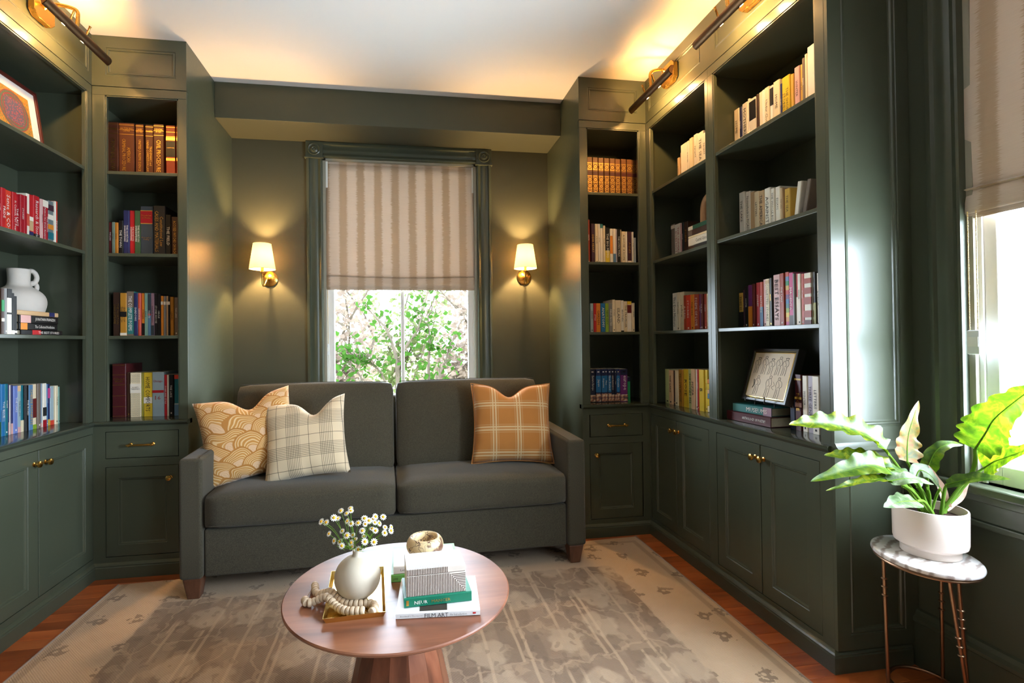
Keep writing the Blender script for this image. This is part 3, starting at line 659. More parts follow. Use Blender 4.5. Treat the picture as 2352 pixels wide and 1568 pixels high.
def pil_arcs():
    m = NT('ochre_arc_weave'); v = m.coord(); s = m.sep(v); nz = m.noise(v, 600, 2); n1 = m.noise(v, 5, 2); n2 = m.noise(m.coord('Object', (1, 1, 1), (1, 2, 3)), 5, 2)
    R_, hh = .085, .048
    x = m.math('MULTIPLY_ADD', m.math('SUBTRACT', n1, .5), .16, m.math('ADD', s[0], m.math('MULTIPLY', s[2], .25))); z = m.math('MULTIPLY_ADD', m.math('SUBTRACT', n2, .5), .16, s[2])
    zr = m.math('DIVIDE', z, hh); k = m.math('FLOOR', zr)
    def dist(off):
        kk = m.math('ADD', k, off); par = m.math('FRACT', m.math('MULTIPLY', m.math('ADD', kk, 100), .5))
        xc = m.math('MULTIPLY', m.math('SUBTRACT', m.math('FRACT', m.math('ADD', m.math('DIVIDE', m.math('ADD', x, 10), 2*R_), par)), .5), 2*R_)
        dz = m.math('MULTIPLY', m.math('SUBTRACT', zr, kk), hh); return m.math('SQRT', m.math('ADD', m.math('MULTIPLY', xc, xc), m.math('MULTIPLY', dz, dz)))
    d = dist(1)
    for off in (0, -1):
        q = dist(off); t = m.math('LESS_THAN', q, R_); mx = m.n('ShaderNodeMix', data_type='FLOAT'); m.put(mx.inputs[0], t); m.put(mx.inputs[2], d); m.put(mx.inputs[3], q); d = mx.outputs[0]
    ln = m.math('SINE', m.math('MULTIPLY', d, 620)); inner = m.smooth(d, .02, .03)
    c = m.mix(m.smooth(ln, .0, .7), lin((186, 134, 68)), lin((220, 188, 138))); c = m.mix(m.math('SUBTRACT', 1, inner), c, lin((214, 178, 140))); c = m.mix(m.smooth(d, R_-.012, R_-.006), c, lin((172, 118, 56)))
    c = m.mix(m.math('MULTIPLY', nz, .25), c, lin((150, 104, 52))); m.col(c).set(.85, 0, .2, 0, .2).bump(m.math('ADD', ln, nz), .2, .002); return m.mt
def pil_plaid(name, base, line, group, single, wide=None):
    m = NT(name); v = m.coord(); s = m.sep(v); nz = m.noise(v, 700, 2); c = m.mix(m.math('MULTIPLY', nz, .3), base, tuple(x*.7 for x in base))
    for ax, off in ((0, 10.03), (2, 10.01)):
        x = m.math('ADD', s[ax], off)
        if group:
            P_, g0, g1, pp = group; g = m.math('MULTIPLY', bands(m, x, P_, g0, g1, .005), bands(m, x, pp, .3, .62, .1)); c = m.mix(m.math('MULTIPLY', g, .75), c, line)
        if single:
            P_, g0, g1 = single; c = m.mix(m.math('MULTIPLY', bands(m, x, P_, g0, g1, .003), .85), c, line)
        if wide:
            P_, lst, lc = wide
            for g0, g1, a in lst: c = m.mix(m.math('MULTIPLY', bands(m, x, P_, g0, g1, .008), a), c, lc)
    m.col(c).set(.9, 0, .2, 0, .2).bump(nz, .2, .001); return m.mt
ZS = .488
pillow('ochre throw pillow with woven arcs at the left end of the sofa', (-.724, 2.662, ZS+.004), (.46, .44), .15, (math.radians(-16), math.radians(-9), math.radians(16)), pil_arcs(), .07, None, .1)
pillow('cream throw pillow with thin dark plaid lines in front of the ochre one', (-.462, 2.585, ZS+.008), (.42, .41), .14, (math.radians(-20), math.radians(-7), math.radians(-2)), pil_plaid('cream_plaid', lin((216, 196, 162)), lin((72, 62, 52)), (.16, .18, .60, .0082), (.16, .86, .875)), .08, None, .25)
pillow('caramel plaid throw pillow at the right end of the sofa', (.607, 2.70, ZS+.004), (.46, .455), .15, (math.radians(-18), math.radians(1), math.radians(-5)), pil_plaid('caramel_plaid', lin((182, 122, 60)), lin((214, 190, 150)), None, None, (.135, [(.44, .50, .8), (.56, .62, .85), (.36, .39, .3), (.67, .70, .3), (.50, .53, .15)], lin((208, 184, 142)))), .065, plain('caramel_piping', (176, 118, 60), .8), -.05)
# ------------------------------------------------------------------ coffee table and what stands on it
ZT = .42; TC = (-.013, 1.561)
tb = thing('coffee_table', 'round walnut pedestal coffee table on the rug before the sofa', 'table', (TC[0], TC[1], .0085))
mb = MB(); R = .338
mb.lathe([(0,ZT-.033),(.24,ZT-.033),(.30,ZT-.026),(R-.006,ZT-.012),(R,ZT-.007),(R,ZT-.003),(R-.003,ZT),(0,ZT)], 96, 0, lambda x, y, z: (TC[0]+x, TC[1]+y, z)); mb.build('tabletop', MAT['walnut'], tb, smooth=True, angle=25)
ns = 14
for i in range(ns):
    a0, a1 = 2*PI*i/ns+.002, 2*PI*(i+1)/ns-.002; mb = MB(); v = []; f = []
    P = [(.086,ZT-.034),(.090,.36),(.105,.30),(.128,.22),(.150,.12),(.166,.03),(.168,.0095)]
    for r, z in P:
        for a in (a0, a1): v.append((TC[0]+r*math.cos(a), TC[1]+r*math.sin(a), z))
    for j in range(len(P)-1): f.append((2*j, 2*j+1, 2*j+3, 2*j+2))
    k = len(v); v += [(TC[0]+(r-.02)*math.cos(a), TC[1]+(r-.02)*math.sin(a), z) for r, z in (P[0], P[-1]) for a in (a0, a1)]
    f += [(0, 1, k+1, k), (k-2, k-1, k+3, k+2)]+[tuple([2*j+s for j in range(len(P))]+[k+2+s, k+s]) for s in (0, 1)]
    mb.add(v, f); mb.build('stave', MAT['stave'], tb)
MB().lathe([(.06,ZT-.045),(.10,ZT-.04),(.10,ZT-.0335),(0,ZT-.0335)], 24, 0, lambda x, y, z: (TC[0]+x, TC[1]+y, z)).build('collar', MAT['stave'], tb, smooth=True)
# tray
tr = thing('brass_tray', 'rectangular polished brass tray under the round vase', 'tray', (-.137, 1.525, ZT), math.radians(3))
MAT['gold'] = brass('polished_brass', (220, 188, 112), .12)
a, b = .078, .137; mb = MB(); v = []; f = []
for s, z in ((1.0-.06, .001), (1.0-.055, .0022), (1.05, .0165), (1.062, .0165), (1.0-.03, 0.0002)):
    v += [(-a*s, -b-(a*(s-1)), z), (a*s, -b-(a*(s-1)), z), (a*s, b+(a*(s-1)), z), (-a*s, b+(a*(s-1)), z)]
for j in (1, 2, 3):
    for i in range(4): f.append((j*4+i, j*4+(i+1)%4, j*4+4+(i+1)%4, j*4+4+i))
f += [(4,5,6,7), (16,17,18,19)]
mb.add(v, f); mb.build('dish', MAT['gold'], tr, local=True)
# vase
vz = thing('vase', 'matte cream round vase with tiny neck holding daisies', 'vase', (-.131, 1.497, ZT+.0025))
MAT['ceramic'] = plain('matte_cream_ceramic', (204, 192, 172), .55, 0, .4, .03, 30, .03)
P = [(0,.0003),(.022,.0003),(.030,.004)]+[(.0665*math.cos(t), .0655+.0625*math.sin(t)) for t in [math.radians(x) for x in range(-60, 78, 8)]]+[(.0135,.130),(.0132,.1405),(.0145,.1425),(.0145,.1435),(.0125,.1435),(.0115,.138),(.0112,.128)]
MB().lathe(P[:-1]+[(.0112,.12)], 48).build('body', MAT['ceramic'], vz, smooth=True, local=True, sub=1)
FL = [(-.225,1.451,.67),(-.216,1.479,.657),(-.206,1.463,.63),(-.195,1.484,.601),(-.179,1.486,.596),(-.168,1.436,.604),(-.188,1.431,.685),(-.187,1.505,.657),(-.172,1.453,.696),(-.156,1.451,.688),(-.152,1.52,.68),(-.146,1.472,.688),(-.16,1.505,.648),(-.146,1.473,.651),(-.173,1.488,.626),(-.155,1.444,.629),(-.143,1.487,.613),(-.139,1.508,.592),(-.147,1.477,.595),(-.147,1.497,.575),(-.128,1.49,.569),(-.105,1.436,.611),(-.112,1.498,.603),(-.127,1.483,.648),(-.107,1.457,.669),(-.093,1.433,.67),(-.086,1.508,.648),(-.079,1.473,.65),(-.078,1.495,.659),(-.068,1.509,.634),(-.056,1.494,.657),(-.089,1.513,.618),(-.077,1.466,.629),(-.052,1.502,.607),(-.05,1.47,.635),(-.033,1.514,.619),(-.034,1.509,.61),(-.08,1.439,.607),(-.104,1.442,.658),(-.113,1.45,.637)]
MAT['petal'] = translucent('white_petal', lin((240, 238, 228)), .25); MAT['yolk'] = plain('yellow_flower_centre', (226, 168, 28), .7, 0, .3, .2, 400, .3)
MAT['stem'] = translucent('fresh_green_stem', lin((104, 140, 52)), .25)
neck = Vector((-.131, 1.497, ZT+.14))
pm = MB(); np_ = 11
for i in range(np_):
    t = 2*PI*i/np_; dx, dy = math.cos(t), math.sin(t); w = .0017
    pm.add([(dx*.002, dy*.002, .0), (dx*.0055-dy*w, dy*.0055+dx*w, .0006), (dx*.0088-dy*w*.6, dy*.0088+dx*w*.6, -.0004), (dx*.0093, dy*.0093, -.0006), (dx*.0088+dy*w*.6, dy*.0088-dx*w*.6, -.0004), (dx*.0055+dy*w, dy*.0055-dx*w, .0006)], [(0,1,2,3,4,5)])
petal_o = pm.build('petals_source', MAT['petal'], None); petal_me = petal_o.data; bpy.data.objects.remove(petal_o)
cmb = MB().lathe([(.0038,-.0004),(.0036,.0012),(.0022,.0026),(0,.0031)], 10); co_ = cmb.build('centre_source', MAT['yolk'], None, smooth=True); cent_me = co_.data; bpy.data.objects.remove(co_)
groups = {}
for p in FL:
    a = math.atan2(p[2]-.545, p[0]+.131); groups.setdefault(int((a+PI/12)/(PI/9)), []).append(p)
gk = sorted(groups, reverse=True); words = ['leftmost', 'second from the left', 'third from the left', 'fourth from the left', 'fifth from the left', 'sixth from the left', 'seventh from the left', 'eighth from the left', 'ninth from the left', 'tenth from the left', 'rightmost']
for gi, g in enumerate(gk):
    pts = groups[g]; c = Vector((sum(p[0] for p in pts)/len(pts), sum(p[1] for p in pts)/len(pts), min(p[2] for p in pts)))
    w_ = words[gi] if gi < len(gk)-1 else 'rightmost'
    r = thing('daisy_sprig', f'{w_} sprig of small white daisies in the round vase', 'flower', tuple(neck), 0, 'daisy sprigs in the vase')
    mb = MB(); base = Vector((neck.x+random.uniform(-.005,.005), neck.y+random.uniform(-.005,.005), neck.z-.035)); fork = neck.lerp(c, .5)+Vector((0,0,.006))
    mb.tube(spline([base, neck+Vector((random.uniform(-.004,.004), random.uniform(-.004,.004), .004)), fork], 8), .0011, 6)
    for p in pts:
        P = Vector(p); mid = fork.lerp(P, .55)+Vector((random.uniform(-.006,.006), random.uniform(-.006,.006), .004)); mb.tube(spline([fork, mid, P+Vector((0,0,-.001))], 7), .0007, 5)
    mb.build('stem', MAT['stem'], r, smooth=True)
    for q in range(3):                                   # feathery leaves
        a = fork.lerp(c, random.uniform(-.4, .8)); mb = MB(); d = Vector((random.uniform(-1,1), random.uniform(-1,.4), random.uniform(.1,.9))).normalized()*random.uniform(.02,.034); sd = d.cross(Vector((0,0,1))).normalized()
        mb.add([a, a+d*.4+sd*.004, a+d*.6+sd*.002, a+d*.75+sd*.004, a+d, a+d*.75-sd*.004, a+d*.6-sd*.002, a+d*.4-sd*.004], [(0,1,2,3,4,5,6,7)]); mb.build('leaf', MAT['stem'], r)
    for p in pts:
        P = Vector(p); o = link('flower', petal_me, r); o.location = P-neck
        d = (P-neck).normalized()*.8+Vector((random.uniform(-.5,.5), -.75, random.uniform(-.1,.6))); o.rotation_mode = 'QUATERNION'; o.rotation_quaternion = d.to_track_quat('Z', 'Y')
        s = random.uniform(.85, 1.15); o.scale = (s, s, s); link('flower_centre', cent_me, o)
# bead garland
MAT['bead'] = plain('pale_wood_bead', (214, 190, 160), .6, 0, .4, .12, 60, .05)
UP = [(-.266,1.585,.4325),(-.262,1.566,.4325),(-.257,1.542,.4325),(-.246,1.525,.4325),(-.228,1.517,.439),(-.207,1.501,.449),(-.186,1.48,.440),(-.165,1.46,.4345),(-.141,1.449,.4345),(-.118,1.445,.4345),(-.097,1.445,.4345),(-.080,1.432,.4345),(-.078,1.411,.4345),(-.086,1.396,.4345)]
LO = [(-.279,1.497,.4325),(-.271,1.481,.4325),(-.257,1.481,.4325),(-.236,1.478,.441),(-.217,1.470,.449),(-.201,1.456,.445),(-.185,1.439,.4375),(-.165,1.420,.4355),(-.143,1.408,.436),(-.118,1.403,.437),(-.106,1.402,.437)]
gr = thing('bead_garland', 'pale wooden bead garland draped over the brass tray edge', 'beads', (-.25, 1.5, ZT))
bm_ = MB(); bm_.lathe([(.0025,-.0066),(.007,-.0064),(.0102,-.0045),(.0115,0),(.0102,.0045),(.007,.0064),(.0025,.0066)], 18); bo = bm_.build('bead_source', MAT['bead'], None, smooth=True); bead_me = bo.data; bpy.data.objects.remove(bo)
for path in (UP, LO):
    pts = spline(path, 400); last = None; acc = 0
    for i in range(1, len(pts)):
        acc += (pts[i]-pts[i-1]).length
        if acc >= .0128 or i == 1:
            acc = 0; o = link('bead', bead_me, gr); o.location = pts[i]-Vector((-.25, 1.5, ZT)); d = (pts[min(i+3, 400)]-pts[i-1]).normalized(); o.rotation_mode = 'QUATERNION'; o.rotation_quaternion = d.to_track_quat('Z', 'Y'); k_ = random.uniform(.95, 1.05); o.scale = (k_, k_, k_)
mb = MB(); mb.tube(spline([UP[-1], (-.1, 1.397, .4335), LO[-1]], 6)+[], .001, 5); mb.tube(spline([UP[0], (-.275, 1.55, .428), LO[0]], 8), .001, 5); mb.build('cord', plain('jute_cord', (150, 116, 80), .9), gr)
# books on the table
PAL = dict(leather=(94,48,26), brick=(164,60,34), maroon=(104,36,32), sage=(136,146,124), orange=(222,136,44), black=(26,24,24), navy=(44,48,92), red=(186,36,40), green=(70,98,64), slate=(62,72,82), charcoal=(46,44,42), umber=(66,42,30), ochre=(186,130,44), teal=(52,120,118), coral=(200,84,66), seafoam=(126,162,146), steel=(92,132,168), mauve=(168,134,150), grey=(132,130,128), tan=(200,166,124), taupe=(122,106,92), oxblood=(78,26,28), cream=(232,214,178), olive=(150,142,54), yellow=(226,192,52), mist=(160,178,184), ivory=(236,226,208), petrol=(30,110,122), antique=(116,70,32), plum=(66,36,48), lilac=(178,168,178), forest=(38,86,64), azure=(34,108,160), lime=(134,166,48), ink=(28,34,62), guide=(34,44,84), violet=(108,44,110), emerald=(36,140,84), rose=(214,166,160), scarlet=(210,66,44), pistachio=(190,196,130), peach=(226,184,142), gold=(206,164,70), crimson=(164,26,38), patch=(110,120,120), rainbow=(180,150,160), pink=(206,70,130), periwinkle=(110,128,190))
BM = {k: plain('book_'+k, v, .45, 0, .4, .06, 40) for k, v in PAL.items()}
MAT['pages'] = plain('page_edges', (224, 210, 184), .9, 0, .1, .12, 120); GILT = brass('gilt_lettering', (226, 180, 92), .35); INKM = plain('dark_ink', (40, 34, 32), .7); WHT = plain('white_ink', (236, 230, 220), .6); REDI = plain('red_ink', (176, 40, 36), .6)
def text_mesh(body, mt, length, height, fit=True):
    cu = bpy.data.curves.new('t', 'FONT'); cu.body = body; cu.size = 1; cu.align_x = 'CENTER'; cu.align_y = 'CENTER'; cu.resolution_u = 1; cu.space_line = .95
    o = bpy.data.objects.new('t', cu); COL.objects.link(o); dg = bpy.context.evaluated_depsgraph_get(); me = bpy.data.meshes.new_from_object(o.evaluated_get(dg)); bpy.data.objects.remove(o); bpy.data.curves.remove(cu)
    if not len(me.vertices): return None
    xs = [v.co.x for v in me.vertices]; ys = [v.co.y for v in me.vertices]; cx, cy = (max(xs)+min(xs))/2, (max(ys)+min(ys))/2
    kx = length/(max(xs)-min(xs)); ky = height/(max(ys)-min(ys)); k = min(kx, ky); kx = min(kx, k*1.15); ky = min(ky, k*1.5)
    for v in me.vertices: v.co = ((v.co.x-cx)*kx, (v.co.y-cy)*ky, 0)
    me.materials.clear(); me.materials.append(mt); return me
SPINE = Matrix(((0,1,0),(0,0,-1),(-1,0,0)))            # text right -> down, text up -> +x, out -> -y
def make_book(w, h, d, key, hard=False):
    """spine at y=0 facing -y, standing on z=0, x 0..w"""
    t = .0026 if hard else .0012; c = min(.003, w*.25); ov = .003 if hard else .0004
    cv = MB().prism([(0,d),(0,c),(c*.8,.0002),(w-c*.8,.0002),(w,c),(w,d),(w-t,d),(w-t,t+c*.5),(t,t+c*.5),(t,d)], 0, h)
    o = cv.build('book', BM[key] if isinstance(key, str) else key, None)
    MB().box(t+.0001, w-t-.0001, t+c*.5+.0002, d-ov, ov, h-ov).build('page_block', MAT['pages'], o, local=True)
    return o
def band(o, w, z0, z1, mt, name='spine_band', x0=0, x1=None, y=-.0004):
    MB().box(x0+.0004, (x1 or w)-.0004, y, .003, z0, z1).build(name, mt if not isinstance(mt, str) else BM[mt], o, local=True)
def title(o, w, h, body, mt, frac=(.12, .9), hf=.62, flat=False):
    L = h*(frac[1]-frac[0]); me = text_mesh(body, mt, (w*.8 if flat else L), (h*hf if flat else w*hf))
    if me is None: return
    t = link('title', me, o)
    z = h*(frac[0]+frac[1])/2
    R_ = Matrix(((1,0,0),(0,0,-1),(0,1,0))) if flat else SPINE
    t.matrix_local = Matrix.Translation((w/2, -.0019, z)) @ R_.to_4x4()
def lay(o, loc, rz, w, h, d):
    """lay a book flat: spine facing the viewer, title reading left to right; corner at loc"""
    # local x->world up, y->away, z->-right  => rotate about y
    M = Matrix(((0,0,-1),(0,1,0),(1,0,0)))             # maps (x,y,z)->( -z, y, x)
    o.matrix_world = Matrix.Translation(loc) @ Matrix.Rotation(rz, 4, 'Z') @ Matrix.Translation((h, 0, 0)) @ M.to_4x4()
def cmat(rgb, name): return plain(name, rgb, .4, 0, .4, .04)
b = make_book(.017, .229, .198, cmat((226, 224, 222), 'white_cover')); lay(b, (-.021, 1.371, ZT), math.radians(-4.5), .017, .229, .198)
tag(b, 'large white softcover film textbook at the bottom of the front stack', 'book', 'books on the coffee table')
title(b, .017, .229, 'FILM ART', INKM, (.38, .66), .62); title(b, .017, .229, 'Bordwell | Thompson', BM['grey'], (.68, .95), .32); title(b, .017, .229, 'An Introduction', BM['grey'], (.16, .36), .42); band(b, .017, .012, .02, 'red', 'publisher_mark', .006, .011)
MB().box(.0172, .0175, .006, .05, .09, .165).build('cover_photo', plain('dark_cover_photo', (70, 58, 52), .35, 0, .5, .5, 30), b, local=True)
b = make_book(.027, .189, .125, cmat((20, 112, 84), 'emerald_cloth'), True); lay(b, (.002, 1.391, ZT+.0175), math.radians(2.5), .027, .189, .125)
tag(b, 'emerald green hardcover with gilt spine under the striped box', 'book', 'books on the coffee table'); title(b, .027, .189, 'NEUR', WHT, (.66, .85), .34); title(b, .027, .189, 'MANCER', GILT, (.30, .62), .3); band(b, .027, .176, .183, GILT, 'emblem', .006, .021)
b = make_book(.025, .215, .215, cmat((112, 168, 84), 'apple_green_cover'), True); lay(b, (-.037, 1.583, ZT), math.radians(-1), .025, .215, .215)
tag(b, 'apple green hardcover at the bottom of the rear stack under the bowl', 'book', 'books on the coffee table'); title(b, .025, .215, 'LANE', INKM, (.9, .97), .5, False)
b = make_book(.025, .198, .135, cmat((224, 212, 200), 'oatmeal_cover'), True); lay(b, (-.029, 1.582, ZT+.0253), math.radians(1), .025, .198, .135)
tag(b, 'oatmeal hardcover directly beneath the marble bowl', 'book', 'books on the coffee table'); title(b, .025, .198, "Let's Explore", INKM, (.6, .9), .36)
# striped inlay box
bxr = thing('striped_box', 'bone box with dark inlaid stripes on the front book stack', 'box', (.009, 1.397, ZT+.0447), math.radians(2.5))
MAT['bone'] = plain('bone_inlay', (222, 210, 198), .35, 0, .5, .04); MAT['darkwood'] = plain('dark_inlay', (78, 62, 54), .4)
w_, d_, h1, h2 = .166, .108, .056, .0745
MB().box(0, w_, 0, d_, 0, h1).build('box_body', MAT['bone'], bxr, bevel=.001, local=True)
lid = MB().box(0, w_, 0, d_, h1+.0016, h2).build('lid', MAT['bone'], bxr, bevel=.001, local=True)
MB().box(.002, w_-.002, .002, d_-.002, h1, h1+.0016).build('lid_gap', MAT['darkwood'], bxr, local=True)
mb = MB(); lm = MB(); p = .0046
for i in range(36):
    x = .002+i*p
    if x+p*.45 > w_: break
    top = h1 if x < w_*.72 else h1-(x-w_*.72)/(w_*.28)*h1
    if top > .001: mb.box(x, x+p*.45, -.0003, .001, .0008, top-.0006)
    if x < w_*.69:
        lm.box(x, x+p*.45, -.0003, .001, h1+.0022, h2-.0006)
        y1 = d_*(1-x/(w_*.69)); lm.box(x, x+p*.45, .0006, y1, h2-.001, h2+.0003)
for i in range(11):
    z = .004+i*p; x0 = w_*.72+(h1-z)/h1*w_*.28
    if x0 < w_-.002 and z < h1-.001: mb.box(x0+.001, w_-.0005, -.0003, .001, z, z+p*.42)
mb.build('inlay', MAT['darkwood'], bxr, local=True); lm.build('inlay', MAT['darkwood'], lid, local=True)
# marble bowl
def breccia():
    m = NT('breccia_marble'); v = m.coord(); d = m.noise(v, 9, 3); mp = m.n('ShaderNodeMix', data_type='VECTOR'); m.put(mp.inputs[0], .08); m.t.links.new(v, mp.inputs[4])
    nv = m.n('ShaderNodeTexNoise'); m.t.links.new(v, nv.inputs['Vector']); nv.inputs['Scale'].default_value = 30; m.t.links.new(nv.outputs['Color'], mp.inputs[5])
    e = m.voro(mp.outputs[1], 34, 'DISTANCE_TO_EDGE', 1); big = m.smooth(m.noise(v, 16, 2), .54, .64)
    ve = m.math('SUBTRACT', 1, m.smooth(e, .01, .05)); c = m.mix(m.math('MULTIPLY', big, .9), lin((222, 196, 150)), lin((92, 56, 46))); cc = m.voro(mp.outputs[1], 34, 'F1', 1)
    c = m.mix(m.math('MULTIPLY', m.math('SUBTRACT', 1, m.smooth(cc, .2, .3)), big), c, lin((226, 214, 188))); c = m.mix(ve, c, lin((84, 52, 46))); m.col(c).set(.28, 0, .5); return m.mt
bw = thing('marble_bowl', 'thick breccia marble bowl with brown veins on the rear book stack', 'bowl', (.072, 1.652, ZT+.0506))
P = [(0,.0003),(.036,.0003),(.048,.006),(.059,.020),(.062,.034),(.058,.050),(.050,.060),(.045,.0625),(.040,.060),(.037,.050),(.036,.030),(.030,.018),(0,.015)]
MB().lathe(P, 48).build('body', breccia(), bw, smooth=True, local=True, sub=1)
# ------------------------------------------------------------------ side table and plant
st = thing('side_table', 'small marble topped side table on slim bronze legs under the plant', 'table', (1.66, 1.36, 0))
def marble():
    m = NT('grey_veined_marble'); v = m.coord('Object', (1, 1, 1), (0, 0, 1.1)); n1 = m.noise(v, 5, 6, .6, 2.5); w = m.n('ShaderNodeTexWave', bands_direction='X'); m.t.links.new(v, w.inputs[0]); w.inputs['Scale'].default_value = 9; w.inputs['Distortion'].default_value = 7; w.inputs['Detail'].default_value = 4; w.inputs['Detail Scale'].default_value = 1.5
    c = m.mix(m.smooth(w.outputs['Fac'], .5, 1.0), lin((222, 216, 212)), lin((164, 150, 142))); c = m.mix(m.smooth(n1, .58, .68), c, lin((120, 110, 106))); m.col(c).set(.15, 0, .5); return m.mt
ZS2 = .485; SC = (1.625, 1.345); an = 1.15
def oval(r, t): x, y = .157*r*math.cos(t), .131*r*math.sin(t); return (SC[0]+x*math.cos(an)-y*math.sin(an), SC[1]+x*math.sin(an)+y*math.cos(an))
mb = MB(); v = []; f = []; n = 64; PR = [(.0,ZS2-.016),(.95,ZS2-.016),(.99,ZS2-.012),(1.0,ZS2-.007),(.99,ZS2-.002),(.97,ZS2),(.0,ZS2)]
for r, z in PR[1:-1]:
    for i in range(n): p = oval(r, 2*PI*i/n); v.append((p[0], p[1], z))
for j in range(len(PR)-3):
    for i in range(n): f.append((j*n+i, j*n+(i+1)%n, (j+1)*n+(i+1)%n, (j+1)*n+i))
f += [tuple(range(n))[::-1], tuple(range((len(PR)-3)*n, (len(PR)-2)*n))]; mb.add(v, f); mb.build('tabletop', marble(), st, smooth=True, angle=35)
mb = MB(); mb.tube([(*oval(.93, 2*PI*i/48), ZS2-.021) for i in range(49)], .005, 8, cap=False); mb.build('apron_ring', MAT['rod'], st, smooth=True)
for (x0, y0), (x1, y1), zk in (((1.532, 1.398), (1.572, 1.424), .36), ((1.574, 1.236), (1.682, 1.262), .25), ((1.735, 1.385), (1.765, 1.41), .3), ((1.602, 1.232), (1.71, 1.29), .33)):
    mb = MB(); A, B_ = Vector((x0, y0, ZS2-.018)), Vector((x1, y1, .001)); mb.tube([A, B_], .0052, 10)
    for k in (-.028, 0, .028):
        p = A.lerp(B_, (A.z-zk-k)/(A.z)); mb.lathe([(.0045,-.004),(.0085,-.0015),(.009,0),(.0085,.0015),(.0045,.004)], 12, 0, lambda x, y, z: (p.x+x, p.y+y, p.z+z))
    mb.build('leg', MAT['rod'], st, smooth=True)
mb = MB(); mb.tube(spline([(1.575, 1.40, .035), (1.60, 1.452, .035), (1.67, 1.485, .035), (1.735, 1.465, .035), (1.762, 1.405, .035), (1.735, 1.33, .035), (1.70, 1.285, .035)], 30), .0055, 10); mb.build('foot_ring', MAT['rod'], st, smooth=True)
po = thing('plant_pot', 'matte white cylindrical planter on the marble side table', 'planter', (1.648, 1.347, ZS2))
MAT['pot'] = plain('matte_white_pot', (232, 216, 204), .6, 0, .3, .02)
MB().lathe([(0,.0003),(.072,.0003),(.074,.003),(.074,.022),(.077,.026),(.0895,.034),(.092,.045),(.093,.142),(.092,.146),(.088,.146),(.087,.138),(.086,.118),(0,.116)], 64).build('body', MAT['pot'], po, smooth=True, local=True, angle=35)
MB().lathe([(.0855,.119),(.05,.126),(0,.128)], 24).build('soil', plain('dark_soil', (50, 36, 28), .95, 0, .1, .5, 200, .8), po, smooth=True, local=True)
def leafmat(name, c0, c1, c2, tr_=.35):
    def f(m):
        v = m.coord(); n1 = m.noise(m.coord('Object', (1, 1, 1)), 28, 4, .65, 1.2); n2 = m.noise(v, 90, 3)
        c = m.ramp(n1, [(.32, lin(c0)), (.5, lin(c1)), (.68, lin(c2))]); return m.mix(m.math('MULTIPLY', n2, .2), c, lin(c0))
    return translucent(name, f, tr_, (.045, .38))
LG = leafmat('variegated_green_leaf', (34, 62, 6), (84, 108, 8), (156, 154, 30)); LY = leafmat('lime_leaf', (42, 76, 8), (74, 104, 10), (118, 130, 22), .38); LO_ = leafmat('orange_green_leaf', (70, 84, 4), (132, 108, 6), (160, 78, 14), .32); LP = leafmat('pale_leaf', (66, 90, 50), (104, 122, 84), (150, 156, 130)); LK = leafmat('pink_sheath', (196, 150, 130), (222, 178, 160), (226, 196, 176))
LD = leafmat('dark_green_leaf', (30, 60, 12), (58, 88, 18), (116, 134, 44), .3)
pl = thing('philodendron', 'variegated philodendron with long ruffled leaves in the white planter', 'plant', (1.648, 1.347, ZS2+.12))
root = Vector((1.655, 1.345, ZS2+.128))
def leaf(pts, width, mt, up=(0,0,1), fold=.25, waves=7, amp=.010, pet=None, pr=.0042, name='leaf', lobes=.07):
    C = spline(pts, 44); mb = MB(); v = []; f = []; U = Vector(up)
    for i, c in enumerate(C):
        t = i/44; d = (C[min(i+1, 44)]-C[max(i-1, 0)]).normalized(); sd = d.cross(U).normalized(); nn = sd.cross(d).normalized()
        w = width*1.3*max(0, math.sin(PI*min(1, (t*.90+.10)**.70)))**.70*(1-.2*t) if t < .995 else .0005
        for k in range(-4, 5):
            s = k/4; ww = w*(1-lobes*abs(math.sin(t*waves*PI+(.4 if s > 0 else 1.2)))**3*2)
            v.append(c+sd*s*ww+nn*(fold*abs(s)*ww+amp*.55*abs(s)**2*math.sin(t*waves*2*PI+s*2)*(w/width/1.3)))
    for i in range(44):
        for k in range(8): f.append((i*9+k, i*9+k+1, (i+1)*9+k+1, (i+1)*9+k))
    mb.add(v, f); o = mb.build(name, mt, pl, smooth=True, angle=180)
    mb = MB(); mb.tube([c-Vector((0,0,.001)) for c in C[:41]], [.0024*(1-i/46)+.0004 for i in range(41)], 6); mb.build('midrib', MAT['stem'], o, smooth=True)
    if pet is not None:
        mb = MB(); mb.tube(spline([root+Vector(pet), (root+Vector(pet)).lerp(C[0], .55)+Vector((0,0,.018)), C[0]], 12), [pr*(1.25-.03*i) for i in range(13)], 8); mb.build('petiole', MAT['stem'], pl, smooth=True)
leaf([(1.508,1.36,.81),(1.46,1.38,.855),(1.385,1.40,.882),(1.30,1.412,.893),(1.219,1.42,.893)], .052, LG, (.1,-.55,.8), .35, 6, .014, (-.03,.01,0))
leaf([(1.508,1.34,.769),(1.405,1.36,.796),(1.306,1.38,.801)], .034, LG, (.1,-.5,.85), .2, 5, .006, (-.03,0,0))
leaf([(1.44,1.30,.773),(1.39,1.305,.785),(1.323,1.31,.772),(1.202,1.32,.741)], .036, LY, (0,-.6,.8), .3, 4, .006, (-.035,-.01,0))
leaf([(1.458,1.28,.735),(1.40,1.28,.748),(1.336,1.28,.745),(1.215,1.28,.724)], .020, LG, (0,-.3,1), .3, 5, .005, (-.03,-.02,0))
leaf([(1.585,1.36,.772),(1.600,1.372,.815),(1.618,1.38,.863),(1.656,1.38,.961)], .038, LO_, (-.15,-1,.1), .12, 4, .006, (-.005,.01,0), lobes=.13)
